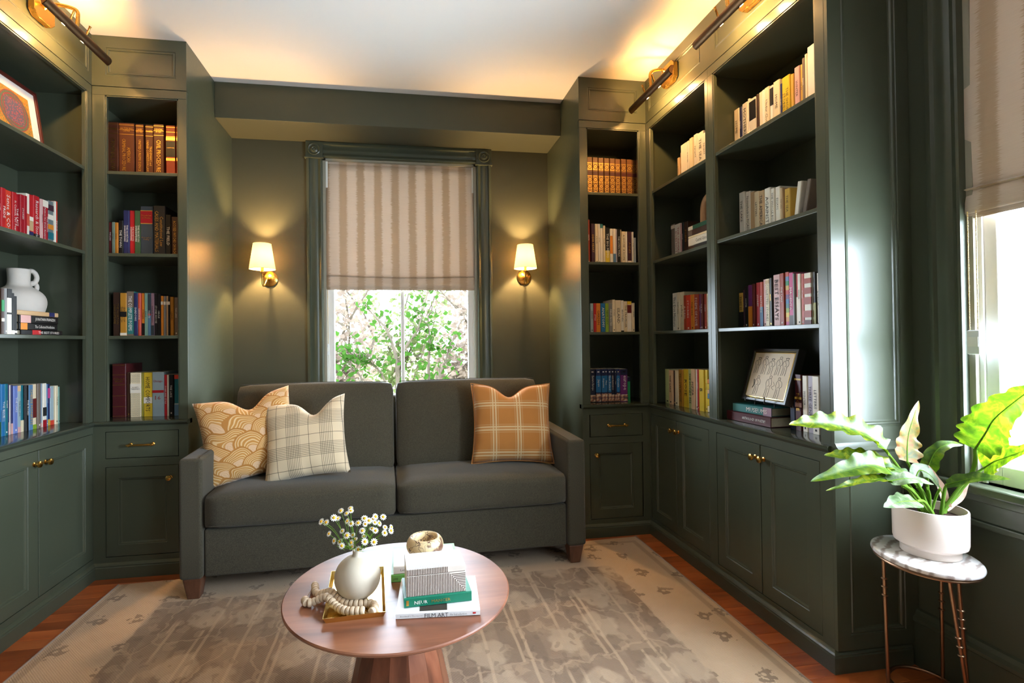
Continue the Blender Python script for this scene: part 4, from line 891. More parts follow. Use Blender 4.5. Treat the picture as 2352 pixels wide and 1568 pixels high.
leaf([(1.51,1.27,.68),(1.422,1.24,.693),(1.342,1.22,.688)], .026, LP, (0,-.5,.9), .1, 3, .004, (-.03,-.03,0))
leaf([(1.414,1.27,.744),(1.465,1.25,.755),(1.535,1.24,.736)], .022, LP, (0,-.5,.9), .15, 3, .004, None)
leaf([(1.53,1.30,.745),(1.44,1.31,.765),(1.36,1.33,.775)], .030, LD, (0,-.4,.9), .2, 4, .005, (-.02,-.01,0))
leaf([(1.659,1.36,.724),(1.655,1.35,.765),(1.669,1.34,.807),(1.70,1.33,.828),(1.745,1.32,.826)], .020, LY, (-.6,-.7,.3), .25, 4, .004, (.01,.02,0))
leaf([(1.736,1.28,.823),(1.732,1.25,.875),(1.726,1.22,.926),(1.722,1.16,.99),(1.715,1.10,1.044)], .050, LY, (-.75,-.5,.4), .3, 7, .012, None, lobes=.09)
leaf([(1.766,1.28,.762),(1.763,1.25,.79),(1.761,1.22,.809),(1.734,1.12,.869)], .044, LG, (-.8,-.1,.6), .25, 5, .008, (.02,-.01,0))
leaf([(1.656,1.30,.713),(1.679,1.24,.747),(1.706,1.17,.761)], .020, LD, (-.4,-.4,.8), .2, 3, .003, (.01,-.02,0))
leaf([(1.574,1.33,.712),(1.600,1.335,.75),(1.625,1.32,.735),(1.64,1.31,.70)], .022, LP, (0,-.8,.5), .15, 3, .004, (-.01,-.01,0))
leaf([(1.700,1.335,.625),(1.665,1.33,.70),(1.627,1.33,.766)], .0115, LK, (-.3,-.8,.3), .5, 2, .001, None, name='sheath')
leaf([(1.690,1.335,.625),(1.745,1.33,.672),(1.775,1.32,.742)], .011, LK, (.1,-.8,.4), .5, 2, .001, None, name='sheath')
mb = MB(); mb.tube(spline([root+Vector((.025,-.01,-.01)), (1.725,1.335,.66), (1.75,1.31,.72), (1.748,1.29,.78), (1.736,1.28,.823)], 16), [.0065-.0001*i for i in range(17)], 10); mb.build('petiole', MAT['stem'], pl, smooth=True)
for q in range(6):
    a = random.uniform(2.6, 4.4); l = random.uniform(.07, .13); mb = MB()
    mb.tube(spline([root+Vector((-.01+random.uniform(-.02,.02), random.uniform(-.02,.02), -.008)), root+Vector((math.cos(a)*l*.5, math.sin(a)*l*.3, .055)), root+Vector((math.cos(a)*l, math.sin(a)*l*.6, .09))], 8), .0036, 7); mb.build('petiole', MAT['stem'], pl, smooth=True)
# ------------------------------------------------------------------ books on the shelves: (start along shelf, width mm, height mm, colour, title)
BOOKS = {
 'LB3': [(-1.541,50,308,'leather','CRIMINAL LAW'),(-1.489,76,307,'leather','AMERICAN\nCRIMINAL PROCEDURE'),(-1.407,40,305,'leather','UNITED JURISPRUDENCE'),(-1.358,39,303,'leather','TRADEMARKS and\nUNFAIR COMPETITION LAW'),(-1.318,52,311,'leather','CIVIL PROCEDURE'),(-1.255,47,306,'brick','CONSTITUTION'),(-1.200,22,303,'brick','CONTRACTS'),],
 'LB2': [(-1.541,17,190,'maroon',''),(-1.524,16,190,'sage',''),(-1.508,16,188,'orange',''),(-1.490,22,199,'black','THE TOWN'),(-1.467,29,255,'navy','THE NORTON\nSHAKESPEARE'),(-1.438,25,256,'red','THE NORTON\nSHAKESPEARE'),(-1.411,29,255,'green','THE NORTON\nSHAKESPEARE'),(-1.381,60,279,'slate',''),(-1.318,59,284,'charcoal','Constitutional Law\nCASES AND MATERIALS'),(-1.257,27,236,'black','THE FIELD'),(-1.229,33,227,'umber','ACCUSED WITCHES CHURCH'),],
 'LB1': [(-1.521,35,236,'umber','THE NORTON\nSHAKESPEARE'),(-1.484,32,232,'ochre','SEASON OF\nTHE WITCH'),(-1.452,35,241,'teal','THE COMPLETE POEMS'),(-1.416,19,232,'navy','SHADOWS'),(-1.396,14,232,'coral','LANGUAGE'),(-1.381,16,232,'orange','HUNGER'),(-1.365,16,232,'seafoam','EXILE'),(-1.349,15,232,'steel','TRIESTE'),(-1.333,15,232,'mauve','TWELVE NIGHTS'),(-1.318,18,229,'black','STONE HOUSE'),(-1.300,16,229,'black','CIRCLE'),(-1.282,11,217,'orange',''),(-1.271,11,217,'grey',''),(-1.259,11,217,'tan',''),(-1.247,10,217,'black',''),(-1.236,18,212,'ochre','LEAVES'),(-1.217,20,210,'taupe',''),],
 'LB0': [(-1.524,66,286,'oxblood','Collected'),(-1.456,18,239,'umber',''),(-1.436,53,237,'cream',''),(-1.383,10,237,'olive',''),(-1.372,42,236,'yellow','HOME COMFORTS'),(-1.328,58,238,'mist',''),(-1.269,15,223,'red','FORM AND STYLE'),(-1.254,9,222,'ivory',''),(-1.245,24,222,'black',''),(-1.220,26,221,'petrol',''),],
 'RB3': [(1.155,34,248,'antique',''),(1.191,34,247,'antique',''),(1.228,34,246,'antique',''),(1.264,34,244,'antique',''),(1.301,34,244,'antique',''),(1.338,34,243,'antique',''),(1.375,34,242,'antique',''),(1.412,35,241,'antique',''),(1.449,35,240,'antique',''),],
 'RB2': [(1.149,16,276,'brick',''),(1.174,23,253,'plum','DEAR HEART'),(1.198,19,251,'cream',''),(1.219,13,252,'ivory',''),(1.233,18,252,'ivory',''),(1.252,14,242,'cream',''),(1.267,28,230,'black','THE BIG MEMO'),(1.296,18,224,'ivory',''),(1.315,18,223,'ivory',''),(1.334,11,223,'lilac',''),(1.346,20,223,'black','THE LONG WALK'),(1.367,6,220,'tan',''),(1.374,24,208,'cream','A HOUSE  A HOME'),(1.399,12,208,'ivory',''),(1.412,27,208,'plum','AGNES'),(1.440,12,206,'ivory',''),(1.453,16,171,'ivory',''),],
 'RB1': [(1.145,13,182,'forest',''),(1.159,21,179,'mist',''),(1.181,18,180,'red','STYLE'),(1.200,28,180,'orange','GARDEN'),(1.228,31,180,'azure','ANATOMY'),(1.259,23,180,'lime','NEW CITY'),(1.282,22,179,'grey','FIELD NOTES'),(1.305,19,203,'cream',''),(1.325,36,199,'cream','ISLAND'),(1.361,20,198,'ivory','BROTHERS'),(1.382,24,193,'cream','THE TRAVELLER'),(1.407,27,193,'ivory',''),(1.435,18,182,'cream',''),],
 'RB0': [(1.153,37,205,'ink','Eastern Europe'),(1.191,34,205,'guide','Japan'),(1.226,24,205,'guide','Argentina'),(1.251,18,205,'guide','Maui'),(1.270,22,204,'guide','New Zealand'),(1.293,20,204,'ink','SAN FRANCISCO'),(1.314,13,203,'ink','Prague'),(1.328,23,203,'guide','Croatia'),(1.351,47,202,'violet','europe'),(1.399,20,151,'emerald',''),],
 'RA3': [(2.689,21,173,'tan',''),(2.672,15,196,'tan',''),(2.612,57,231,'ivory',''),(2.588,23,231,'ivory',''),(2.555,30,237,'cream',''),(2.520,34,244,'ivory',''),(2.462,55,236,'ivory',''),(2.427,33,213,'ivory',''),],
 'RA2': [(2.759,41,221,'taupe',''),(2.700,58,211,'ivory','THE UNIVERSE\nDOES NOT'),(2.679,20,205,'rose',''),(2.659,19,206,'black',''),(2.618,37,202,'umber',''),],
 'RA1': [(2.743,49,228,'ivory','The Dot Matters'),(2.716,26,228,'cream',''),(2.671,44,227,'cream','yellow'),(2.643,28,204,'brick','A DEAL'),(2.596,46,202,'scarlet',''),(2.561,34,201,'orange',''),(2.518,42,198,'brick','POEMS OF LOVE'),(2.501,16,196,'violet',''),(2.478,22,195,'maroon',''),(2.457,20,194,'brick',''),(2.433,23,194,'cream',''),],
 'RA0': [(2.769,52,205,'pistachio',''),(2.728,40,202,'peach',''),(2.705,22,201,'umber',''),(2.670,34,203,'cream',''),(2.627,42,210,'ochre','YELLOW HOUSE'),(2.577,49,215,'yellow','ROSE'),(2.540,36,217,'pistachio','THE HONEY BEE'),(2.505,34,219,'peach','PIZZA'),(2.481,23,219,'ivory',''),(2.465,16,220,'red',''),(2.421,44,220,'yellow','B'),(2.399,21,221,'yellow',''),],
 'RC3': [(2.166,36,219,'cream',''),(2.145,20,216,'navy',''),(2.108,36,222,'ivory','MOTHERING'),(2.096,11,230,'ivory',''),(2.054,42,219,'ivory',''),(2.039,13,223,'umber',''),(2.013,24,224,'cream',''),(1.996,16,222,'ivory',''),(1.969,26,223,'cream','Under Cloth'),(1.949,19,219,'ivory',''),(1.912,36,225,'cream',''),(1.896,13,198,'navy',''),(1.852,42,214,'yellow','THE SHORT\nSTORIES'),(1.834,16,207,'gold',''),(1.804,28,225,'rose',''),(1.789,14,223,'gold',''),(1.773,15,239,'taupe',''),(1.759,13,247,'cream',''),(1.721,36,266,'ivory',''),],
 'RC2': [(2.140,37,228,'ivory',''),(2.109,30,221,'ivory','Nonverback to PICASSO'),(2.081,27,211,'tan',''),(2.051,29,203,'cream',''),(2.016,34,197,'tan','THE AMERICAN'),(1.975,35,197,'ivory','AGAINST'),(1.951,21,186,'ivory','THE WHOLE BOOK'),(1.923,27,186,'ivory',''),(1.914,9,175,'cream',''),(1.898,15,171,'tan',''),(1.860,31,159,'gold',''),],
 'RC1': [(2.164,30,170,'gold','THIS IS NOW'),(2.151,12,181,'plum',''),(2.125,24,197,'black',''),(2.097,26,200,'violet',''),(2.079,17,202,'maroon',''),(2.053,24,206,'red',''),(2.033,20,206,'coral','BASTARDS'),(2.014,18,215,'rose',''),(1.989,25,215,'cream','COLLECTED STORIES'),(1.972,16,216,'charcoal',''),(1.931,40,227,'rose','BEST ESSAYS'),(1.906,24,228,'brick',''),(1.882,18,230,'rainbow',''),(1.856,25,224,'pink','MAGENTA'),(1.845,10,218,'grey',''),(1.827,17,216,'red',''),(1.810,17,213,'ivory',''),(1.794,15,210,'coral',''),(1.757,36,210,'ivory',''),(1.741,15,210,'charcoal',''),(1.719,21,204,'ivory','LOLITA'),],
 'RC0': [(1.852,27,229,'ink','VERSE'),(1.819,32,231,'oxblood','PROSE'),(1.792,25,228,'ivory',''),(1.765,26,229,'lilac','THREE GENRES'),(1.730,33,229,'ivory',''),(1.722,7,228,'oxblood',''),],
 'L2': [(2.349,16,196,'red',''),(2.366,18,200,'crimson','FIELD'),(2.384,10,203,'red',''),(2.395,17,206,'crimson',''),(2.412,24,211,'red','PRIDE'),(2.436,38,210,'scarlet','Sense & COO'),(2.475,25,211,'red','It Comes, No Fear'),(2.500,23,209,'crimson','THE LAST'),(2.523,23,214,'crimson',''),(2.546,19,216,'crimson',''),(2.565,19,231,'ivory',''),(2.584,26,232,'red',''),(2.610,39,236,'red','Research & Stories'),(2.650,17,230,'rose',''),(2.667,25,232,'crimson','Python for Data Analysis'),(2.693,18,233,'crimson','Data Science'),(2.712,37,240,'patch',''),(2.749,10,246,'ivory',''),(2.759,20,250,'scarlet','FOCUS'),],
 'L1': [(2.193,16,184,'ivory',''),(2.209,13,183,'tan',''),(2.222,19,182,'forest',''),(2.242,13,182,'umber',''),(2.255,15,184,'grey',''),(2.270,24,184,'ivory',''),(2.295,16,169,'black',''),(2.314,14,158,'black',''),],
 'L0': [(2.353,16,232,'azure',''),(2.369,18,231,'navy',''),(2.387,10,227,'mist',''),(2.397,17,226,'azure',''),(2.415,20,223,'azure','THE BLUE'),(2.435,17,223,'petrol',''),(2.452,6,219,'navy',''),(2.459,10,216,'ivory',''),(2.469,11,215,'navy',''),(2.481,24,210,'periwinkle',''),(2.506,19,209,'mist','THE BELL JAR'),(2.525,17,209,'petrol',''),(2.542,7,207,'black',''),(2.549,18,207,'black','THE ROAD'),(2.567,28,207,'steel','CHEESE MONKEYS'),(2.596,27,208,'cream',''),(2.625,22,209,'taupe',''),(2.648,12,207,'steel',''),(2.660,22,207,'ivory',''),(2.682,12,202,'steel',''),(2.694,23,201,'navy',''),(2.717,27,188,'mist',''),(2.745,19,189,'cream',''),(2.765,14,182,'seafoam',''),],
}

ORD = ['first','second','third','fourth','fifth','sixth','seventh','eighth','ninth','tenth','eleventh','twelfth','thirteenth','fourteenth','fifteenth','sixteenth','seventeenth','eighteenth','nineteenth','twentieth','twenty-first','twenty-second','twenty-third','twenty-fourth','twenty-fifth']
CASE = {'LB': 'bookcase left of sofa', 'RB': 'bookcase right of sofa', 'RA': 'far right bay', 'RC': 'near right bay', 'L': 'left wall bookcase'}
LEVEL = {'3': 'top shelf', '2': 'second shelf', '1': 'third shelf', '0': 'worktop'}
ADJ = dict(leather='brown leather law', brick='brick red', antique='gilt brown antique', guide='navy and blue travel', ink='dark navy', oxblood='oxblood leather', patch='multicoloured patterned', rainbow='rainbow striped', mist='pale grey-blue', sage='grey-green', umber='dark brown', petrol='teal blue', peach='pale orange', steel='soft blue', azure='bright blue', crimson='deep red', charcoal='charcoal', plum='dark plum', rose='pale pink', ivory='off-white', cream='cream', taupe='grey-brown', tan='tan', coral='coral red', seafoam='pale green', pistachio='pale lime')
# (row, index) -> colour bands (from, to as parts of the height)
BANDS = {('LB2',7): [(.66,.92,'gold'),(.672,.908,'crimson')], ('LB2',10): [(0,.06,'scarlet')], ('LB1',1): [(.45,.57,'black'),(.02,.08,'ivory')], ('LB1',2): [(.64,1,'taupe'),(0,.05,'taupe')], ('LB1',5): [(.02,.3,'black')], ('LB1',7): [(.48,.52,'red'),(.52,.98,'slate')], ('LB1',8): [(.02,.25,'slate')],
 ('LB1',11): [(.78,.86,'ivory')], ('LB1',12): [(.78,.86,'ivory')], ('LB1',13): [(.78,.86,'ivory')], ('LB1',14): [(.78,.86,'ivory')], ('LB0',2): [(.54,.75,'ivory')], ('LB0',4): [(.30,.44,'ivory')], ('LB0',5): [(.53,.59,'red')], ('LB0',9): [(.90,1,'scarlet'),(.27,.30,'mist'),(0,.27,'steel')],
 ('RB2',4): [(.9,1,'teal')], ('RB2',6): [(0,.38,'yellow')], ('RB2',7): [(.3,.8,'orange')], ('RB2',8): [(.05,.3,'steel')], ('RB2',14): [(0,.12,'ivory')], ('RB1',11): [(.9,1,'yellow'),(.62,.88,'maroon')], ('RB1',9): [(0,.05,'black')],
 ('RB0',9): [(.82,1,'ink')], ('RA2',0): [(.88,.97,'ivory')], ('RC3',4): [(.55,.95,'black')], ('RC3',9): [(.6,.95,'charcoal')], ('RC1',0): [(0,.46,'black')], ('RC1',3): [(0,.5,'orange')], ('RC1',6): [(.0,.45,'steel')], ('RC1',13): [(0,.2,'umber')], ('RC1',15): [(0,.55,'ivory')], ('RC1',18): [(.8,.9,'brick'),(.6,.72,'brick'),(.4,.54,'brick'),(.15,.28,'brick'),(0,.1,'maroon')], ('RC1',19): [(0,.42,'olive')], ('RC1',8): [(.9,.97,'tan')],
 ('RC0',0): [(.56,.6,'gold'),(.9,.93,'gold'),(.1,.13,'gold')], ('RC0',1): [(.56,.6,'gold'),(.42,.5,'rose'),(.9,.93,'gold')],
 ('L2',10): [(.36,.60,'coral'),(0,.16,'navy')], ('L2',11): [(.28,.56,'tan'),(.48,.56,'ivory'),(0,.26,'navy')], ('L2',12): [(.0,.24,'black')], ('L2',14): [(.86,1,'ivory')], ('L2',15): [(.86,1,'ivory')], ('L2',16): [(.62,.72,'ivory'),(.42,.52,'orange'),(.22,.36,'petrol'),(.8,.92,'plum'),(.05,.12,'tan')],
 ('L1',2): [(.4,.8,'tan')], ('L1',3): [(.5,.75,'emerald'),(.28,.35,'ivory')], ('L1',5): [(.80,1,'black'),(.44,.48,'black')], ('L1',6): [(0,.1,'ivory')], ('L1',7): [(.04,.1,'ivory')],
 ('L0',3): [(0,.28,'forest')], ('L0',4): [(.28,.5,'steel')], ('L0',6): [(0,.25,'rose')], ('L0',8): [(0,.22,'rose')], ('L0',10): [(.88,1,'peach'),(0,.12,'rose')], ('L0',11): [(0,.25,'cream')], ('L0',15): [(.25,.68,'maroon'),(0,.1,'lime')], ('L0',17): [(0,.1,'rose')], ('L0',18): [(0,.16,'crimson'),(.25,.45,'charcoal')], ('L0',20): [(0,.15,'gold'),(.66,.9,'pink')], ('L0',21): [(0,.12,'scarlet')]}
def spine_ink(key):
    r, g, b_ = PAL[key]; return INKM if r*.3+g*.6+b_*.1 > 135 else (GILT if key in ('leather','umber','charcoal','oxblood','antique','plum') else WHT)
GUIDE = MAT['guide_photo'] = None
def photo_mat():
    m = NT('guide_photo_strip'); v = m.coord(); m.col(m.ramp(m.noise(v, 60, 3), [(.35, lin((40, 60, 90))), (.5, lin((170, 110, 80))), (.65, lin((220, 210, 190)))])).set(.4); return m.mt
PHOTO = photo_mat()
for row, items in BOOKS.items():
    case, lv = row[:-1], row[-1]; zs = {'3': SHELF[0], '2': SHELF[1], '1': SHELF[2], '0': ZC}[lv]
    seq = list(items); grp = f'books on the {LEVEL[lv]} of the {CASE[case]}'
    seq.sort(key=lambda b: b[0], reverse=(case in ('RA', 'RC')))
    orig = {id(b): i for i, b in enumerate(items)}
    for i, b in enumerate(seq):
        a0, wm, hm, key, txt = b; w, h = max(.005, wm/1000-.0004), hm/1000
        hard = key in ('leather','navy','slate','charcoal','oxblood','antique','brick') and lv in '32' or key == 'oxblood'
        d = {'LB': .172, 'RB': .205, 'RA': .165, 'RC': .165, 'L': .185}[case]; d = min(d, h*.72) if row != 'L1' else .13
        o = make_book(w, h, d, key, hard); jit = random.uniform(-.004, .006)
        k0 = orig[id(b)]
        if case == 'LB': o.location = (a0, Y1+.15+jit, zs); rz = 0
        elif case == 'RB': o.location = (a0, Y1R+.10+jit, zs); rz = 0
        elif case == 'L': o.location = (XL-(.03 if row == 'L1' else .15)-jit, a0, zs); rz = PI/2
        else: o.location = (XR+(.09 if row == 'RA0' else .13)+jit, a0+wm/1000, zs); rz = -PI/2
        o.rotation_euler = (0, 0, rz)
        n = len(seq); right = case == 'L'; od = ORD[(n-1-i) if right else i]
        adj = ADJ.get(key, key); kind = 'book' if key in ('leather', 'antique', 'oxblood', 'guide') else 'book'
        tag(o, f"{adj} book, {od} from {'right' if right else 'left'}, {LEVEL[lv]} of {CASE[case]}", 'book', grp)
        for q, (z0, z1, kc) in enumerate(BANDS.get((row, k0), [])): band(o, w, z0*h, z1*h, kc, 'spine_band', 0, None, -.0004-.0003*q)
        ink = spine_ink(key)
        if row == 'LB3':
            for q in (.02, .10, .80, .88, .965): band(o, w, h*q, h*q+.0022, GILT, 'gilt_line')
            if key == 'brick': band(o, w, .44*h, .72*h, 'black'); band(o, w, .735*h, .79*h, GILT, 'gilt_line'); band(o, w, .37*h, .42*h, GILT, 'gilt_line'); title(o, w, h, txt, GILT, (.52, .68), .2, True)
            else: title(o, w, h, txt, GILT, (.16, .72), .7 if '\n' in txt else .42); title(o, w, h, ['WHARTON','SALTZBURG\nCAPRA','CASES\nNOTES','TORTS','JUDICIAL\nRULES'][k0 % 5], GILT, (.82, .95), .07, True)
            continue
        if key == 'antique':
            mb = MB()
            for q in range(6):
                zz = h*(.03+q*.163); mb.box(.001, w-.001, -.0005, .003, zz, zz+.0018); mb.box(.001, w-.001, -.0005, .003, zz+.004, zz+.005)
                if q < 5 and q != 3:
                    c = zz+h*.085; s = w*.34
                    for s_ in (s, s*.55):
                        mb.prism([(w/2-s_, c), (w/2, c-s_), (w/2+s_, c), (w/2, c+s_), (w/2, c+s_*.78), (w/2+s_*.78, c), (w/2, c-s_*.78), (w/2-s_*.78, c), (w/2, c+s_*.78), (w/2, c+s_)], -.0005, .002, 0, lambda x, y, z: (x, z, y))
                    for sx in (-1, 1):
                        for sy in (-1, 1): mb.prism([(w/2+sx*w*.4, c+sy*.014), (w/2+sx*w*.22, c+sy*.014), (w/2+sx*w*.4, c+sy*.006)], -.0005, .002, 0, lambda x, y, z: (x, z, y))
                if q == 3: mb.box(.002, w-.002, -.0004, .003, zz+.008, zz+h*.12, 1)
            mb.build('gilt_tooling', [GILT, BM['oxblood']], o, local=True); continue
        if key in ('guide', 'ink', 'violet') and row == 'RB0':
            if key == 'guide': band(o, w, .30*h, .80*h, 'azure', 'spine_band'); band(o, w, .02*h, .26*h, PHOTO, 'photo_strip')
            else: band(o, w, .02*h, .22*h, PHOTO, 'photo_strip')
            if key == 'violet': band(o, w, .82*h, h, 'ink')
            title(o, w, h, txt, WHT, (.36, .8), .5); band(o, w, .9*h, .93*h, WHT, 'logo_mark', w*.3, w*.7); continue
        if key == 'oxblood' and row == 'LB0':
            for q in (.02, .2, .4, .6, .79, .97): band(o, w, h*q, h*q+.002, GILT, 'gilt_line')
            title(o, w, h, 'Collected\nWorks', GILT, (.64, .75), .08, True); continue
        if row == 'LB0' and key == 'mist': title(o, w, h, 'Chicago', REDI, (.74, .84), .07, True); title(o, w, h, '16', REDI, (.36, .48), .09, True); continue
        if row == 'LB0' and key == 'cream':
            mb = MB()
            for qx in range(9):
                for qz in range(40):
                    z = h*.03+qz*h*.0235
                    if .53*h < z < .76*h: continue
                    x = w*.08+qx*w*.095+(qz % 2)*w*.045
                    if x+w*.03 < w-.002: mb.box(x, x+w*.035, -.0003, .001, z, z+.0026)
            mb.build('dotted_print', INKM, o, local=True); title(o, w, h, "ROGET'S\nTHESAURUS", INKM, (.58, .72), .07, True); continue
        if row == 'LB2' and k0 == 7: title(o, w, h, 'Property Law\nand Practice', GILT, (.74, .86), .08, True); title(o, w, h, 'Principles\nPolicy', GILT, (.32, .42), .07, True); continue
        if row == 'RC1' and key == 'rainbow':
            for q, kc in enumerate(['pink', 'orange', 'yellow', 'lime', 'teal', 'azure', 'violet', 'red', 'gold', 'emerald', 'steel', 'coral']): band(o, w, h*q/12, h*(q+1)/12, kc)
            continue
        if txt: title(o, w, h, txt, REDI if txt.startswith('THE UNIVERSE') else (BM['gold'] if 'CHEESE' in txt else ink), (.12, .9), .7 if '\n' in txt else .5)
        elif w > .011 and (row, k0) not in BANDS:        # plain spines carry a small imprint mark and a rule
            band(o, w, h*.05, h*.05+min(w*.4, .008), ink, 'imprint_mark', w*.35, w*.65)
            if random.random() < .7: title(o, w, h, random.choice(['POEMS', 'STORIES', 'A NOVEL', 'ESSAYS', 'LETTERS', 'THE SEA', 'WINTER', 'HOME', 'NIGHT', 'THE LAKE']), ink, (.35, .85), .38)
# flat stacks
def flat(label, w, h, d, key, loc, rz, txt='', ink=None, hard=True, bnds=()):
    o = make_book(w, h, d, key, hard); lay(o, loc, rz, w, h, d); tag(o, label, 'book', 'books lying flat on the shelves')
    for z0, z1, kc in bnds: band(o, w, z0*h, z1*h, kc)
    if txt: title(o, w, h, txt, ink or WHT, (.1, .62), .5)
    return o
zz = SHELF[2]; xs = XL-.032
for w, h, key, txt, lab, bn, dy in ((.022, .268, 'black', 'THE BEST STORIES', 'lowest black book in the flat stack beside the white jug', [(.55,.75,'red')], .012), (.030, .245, 'black', 'The Collected Nonfiction', 'black and orange book second lowest in the stack by the white jug', [(.80,.96,'orange')], 0), (.034, .25, 'black', 'JONATHAN FRANZEN', 'thick black novel with white author lettering in the flat stack', [(.72,.96,'rose')], 0), (.020, .262, 'tan', '', 'tan book with blue patch on top of the flat stack', [(.10,.24,'navy')], -.01)):
    flat(lab, w*.96, h*.957, .112, key, (xs, 2.337+dy, zz), PI/2, txt, None, True, bn); zz += w*.96+.0003
zz = SHELF[1]
for w, h, key, txt, lab, bn in ((.034, .185, 'umber', '', 'dark photo book at the bottom of the stack under the tan arch', [(.0,.7,'charcoal')]), (.042, .19, 'ivory', 'Central Grand', 'white book with green mark in the stack under the tan arch', [(.02,.1,'teal')]), (.012, .18, 'cream', '', 'thin cream book in the stack under the tan arch', []), (.030, .186, 'taupe', '', 'grey-brown book in the stack under the tan arch', [(.1,.8,'umber')]), (.022, .175, 'ivory', '', 'cream and green book on top of the stack under the tan arch', [(.0,.75,'forest')])):
    flat(lab, w, h, .14, key, (XR+.07, 2.515, zz), -PI/2, txt, INKM, True, bn); zz += w+.0003
zarch = zz
zz = ZC
for w, h, key, txt, lab, rz in ((.043, .262, 'oxblood', 'ANTHOLOGY OF POETRY', 'large burgundy book at the bottom under the framed sketch', -1.50), (.037, .215, 'teal', 'MUSEUMS', 'grey-blue book directly under the framed sketch', -1.44)):
    flat(lab, w, h, .175, key, (XR+.045+(.01 if key == 'teal' else 0), 2.175-(.03 if key == 'teal' else 0), zz), rz, txt, WHT, True, [(0,.2,'mauve')] if key == 'teal' else []); zz += w+.0003
zstack = zz
# leaning books on the near right bay
for q, (key, y0, ang, w, lab) in enumerate((('ivory', 1.835, .16, .022, 'off-white book leaning right on the second shelf of near right bay'), ('taupe', 1.806, .22, .020, 'grey-brown book leaning beside the tall picture, near right bay'))):
    o = make_book(w, .165, .13, key, True); o.matrix_world = Matrix.Translation((XR+.12+q*.01, y0, SHELF[1]+.004)) @ Matrix.Rotation(-PI/2, 4, 'Z') @ Matrix.Rotation(ang, 4, 'Y'); tag(o, lab, 'book', 'leaning books')
# small stacked items at the end of the yellow row
zz = ZC
for q, (key, hh) in enumerate((('cream', .034), ('yellow', .036), ('steel', .026), ('peach', .022), ('yellow', .030), ('orange', .024))):
    o = make_book(hh, .10, .12, key); lay(o, (XR+.095, 2.418, zz), -PI/2, hh, .10, .12); tag(o, f'small {ADJ.get(key, key)} book, {ORD[q]} from bottom in the little stack after the yellow row', 'book', 'little book stack'); zz += hh+.0003
# ------------------------------------------------------------------ ornaments and pictures on the shelves
jg = thing('jug', 'white matte ceramic jug with looped handle on the left shelf', 'jug', (-1.785, 2.662, SHELF[2]))
P = [(0,.0005),(.048,.0005),(.052,.006),(.075,.06),(.098,.125),(.104,.155),(.102,.18),(.090,.205),(.065,.224),(.048,.234),(.042,.245),(.041,.27),(.043,.30),(.045,.318),(.042,.320),(.038,.30),(.036,.25),(0,.235)]
JW = plain('white_matte_clay', (222, 212, 200), .7, 0, .3, .04, 40, .06)
MB().lathe(P, 44).build('body', JW, jg, smooth=True, local=True, sub=1)
mb = MB(); mb.tube(spline([(.006,.040,.305),(.01,.062,.318),(.014,.084,.308),(.016,.092,.285),(.014,.080,.262),(.01,.062,.252),(.008,.045,.246)], 30), .011, 12); mb.tube(spline([(.008,.052,.252),(.012,.078,.262),(.014,.094,.25),(.014,.094,.232),(.012,.078,.222),(.008,.065,.228)], 24), .010, 12); mb.build('handle', JW, jg, smooth=True, local=True)
ac = thing('arch_ornament', 'tan ceramic arch on the book stack of the far right bay', 'ornament', (XR+.13, 2.405, zarch))
mb = MB(); mb.tube(spline([(0,.052,0),(0,.052,.06),(0,.045,.105),(0,.02,.135),(0,-.02,.135),(0,-.045,.105),(0,-.052,.06),(0,-.052,0)], 40), .021, 20); mb.build('tube', plain('tan_clay', (178, 134, 96), .7, 0, .3, .05, 60, .05), ac, smooth=True, local=True)
def frame(name, label, w, h, fw_, depth, fm, inner, mat_w=0, matm=None, lip=None):
    r = thing(name, label, 'picture'); T = lambda a, v, z: (a, v, z)
    mb = MB(); mb.ring(T, 0, w, 0, h, [(0,depth),(0,.002),(.002,0),(fw_*.7,0),(fw_*.8,.003),(fw_,.005)], close=False); mb.build('frame', fm, r, local=True)
    if lip: MB().ring(T, fw_, w-fw_, fw_, h-fw_, [(0,.005),(.002,.0035),(.004,.0035),(.005,.006)], close=False).build('gilt_lip', lip, r, local=True)
    MB().box(.002, w-.002, depth-.004, depth-.001, .002, h-.002).build('backing', MAT['darkwood'], r, local=True)
    if mat_w: MB().ring(T, fw_, w-fw_, fw_, h-fw_, [(0,.006),(mat_w,.006),(mat_w+.001,.0075)], close=False).build('mat_board', matm, r, local=True)
    z = fw_+mat_w; MB().box(z, w-z, .0072, .0085, z, h-z).build('print', inner, r, local=True); return r
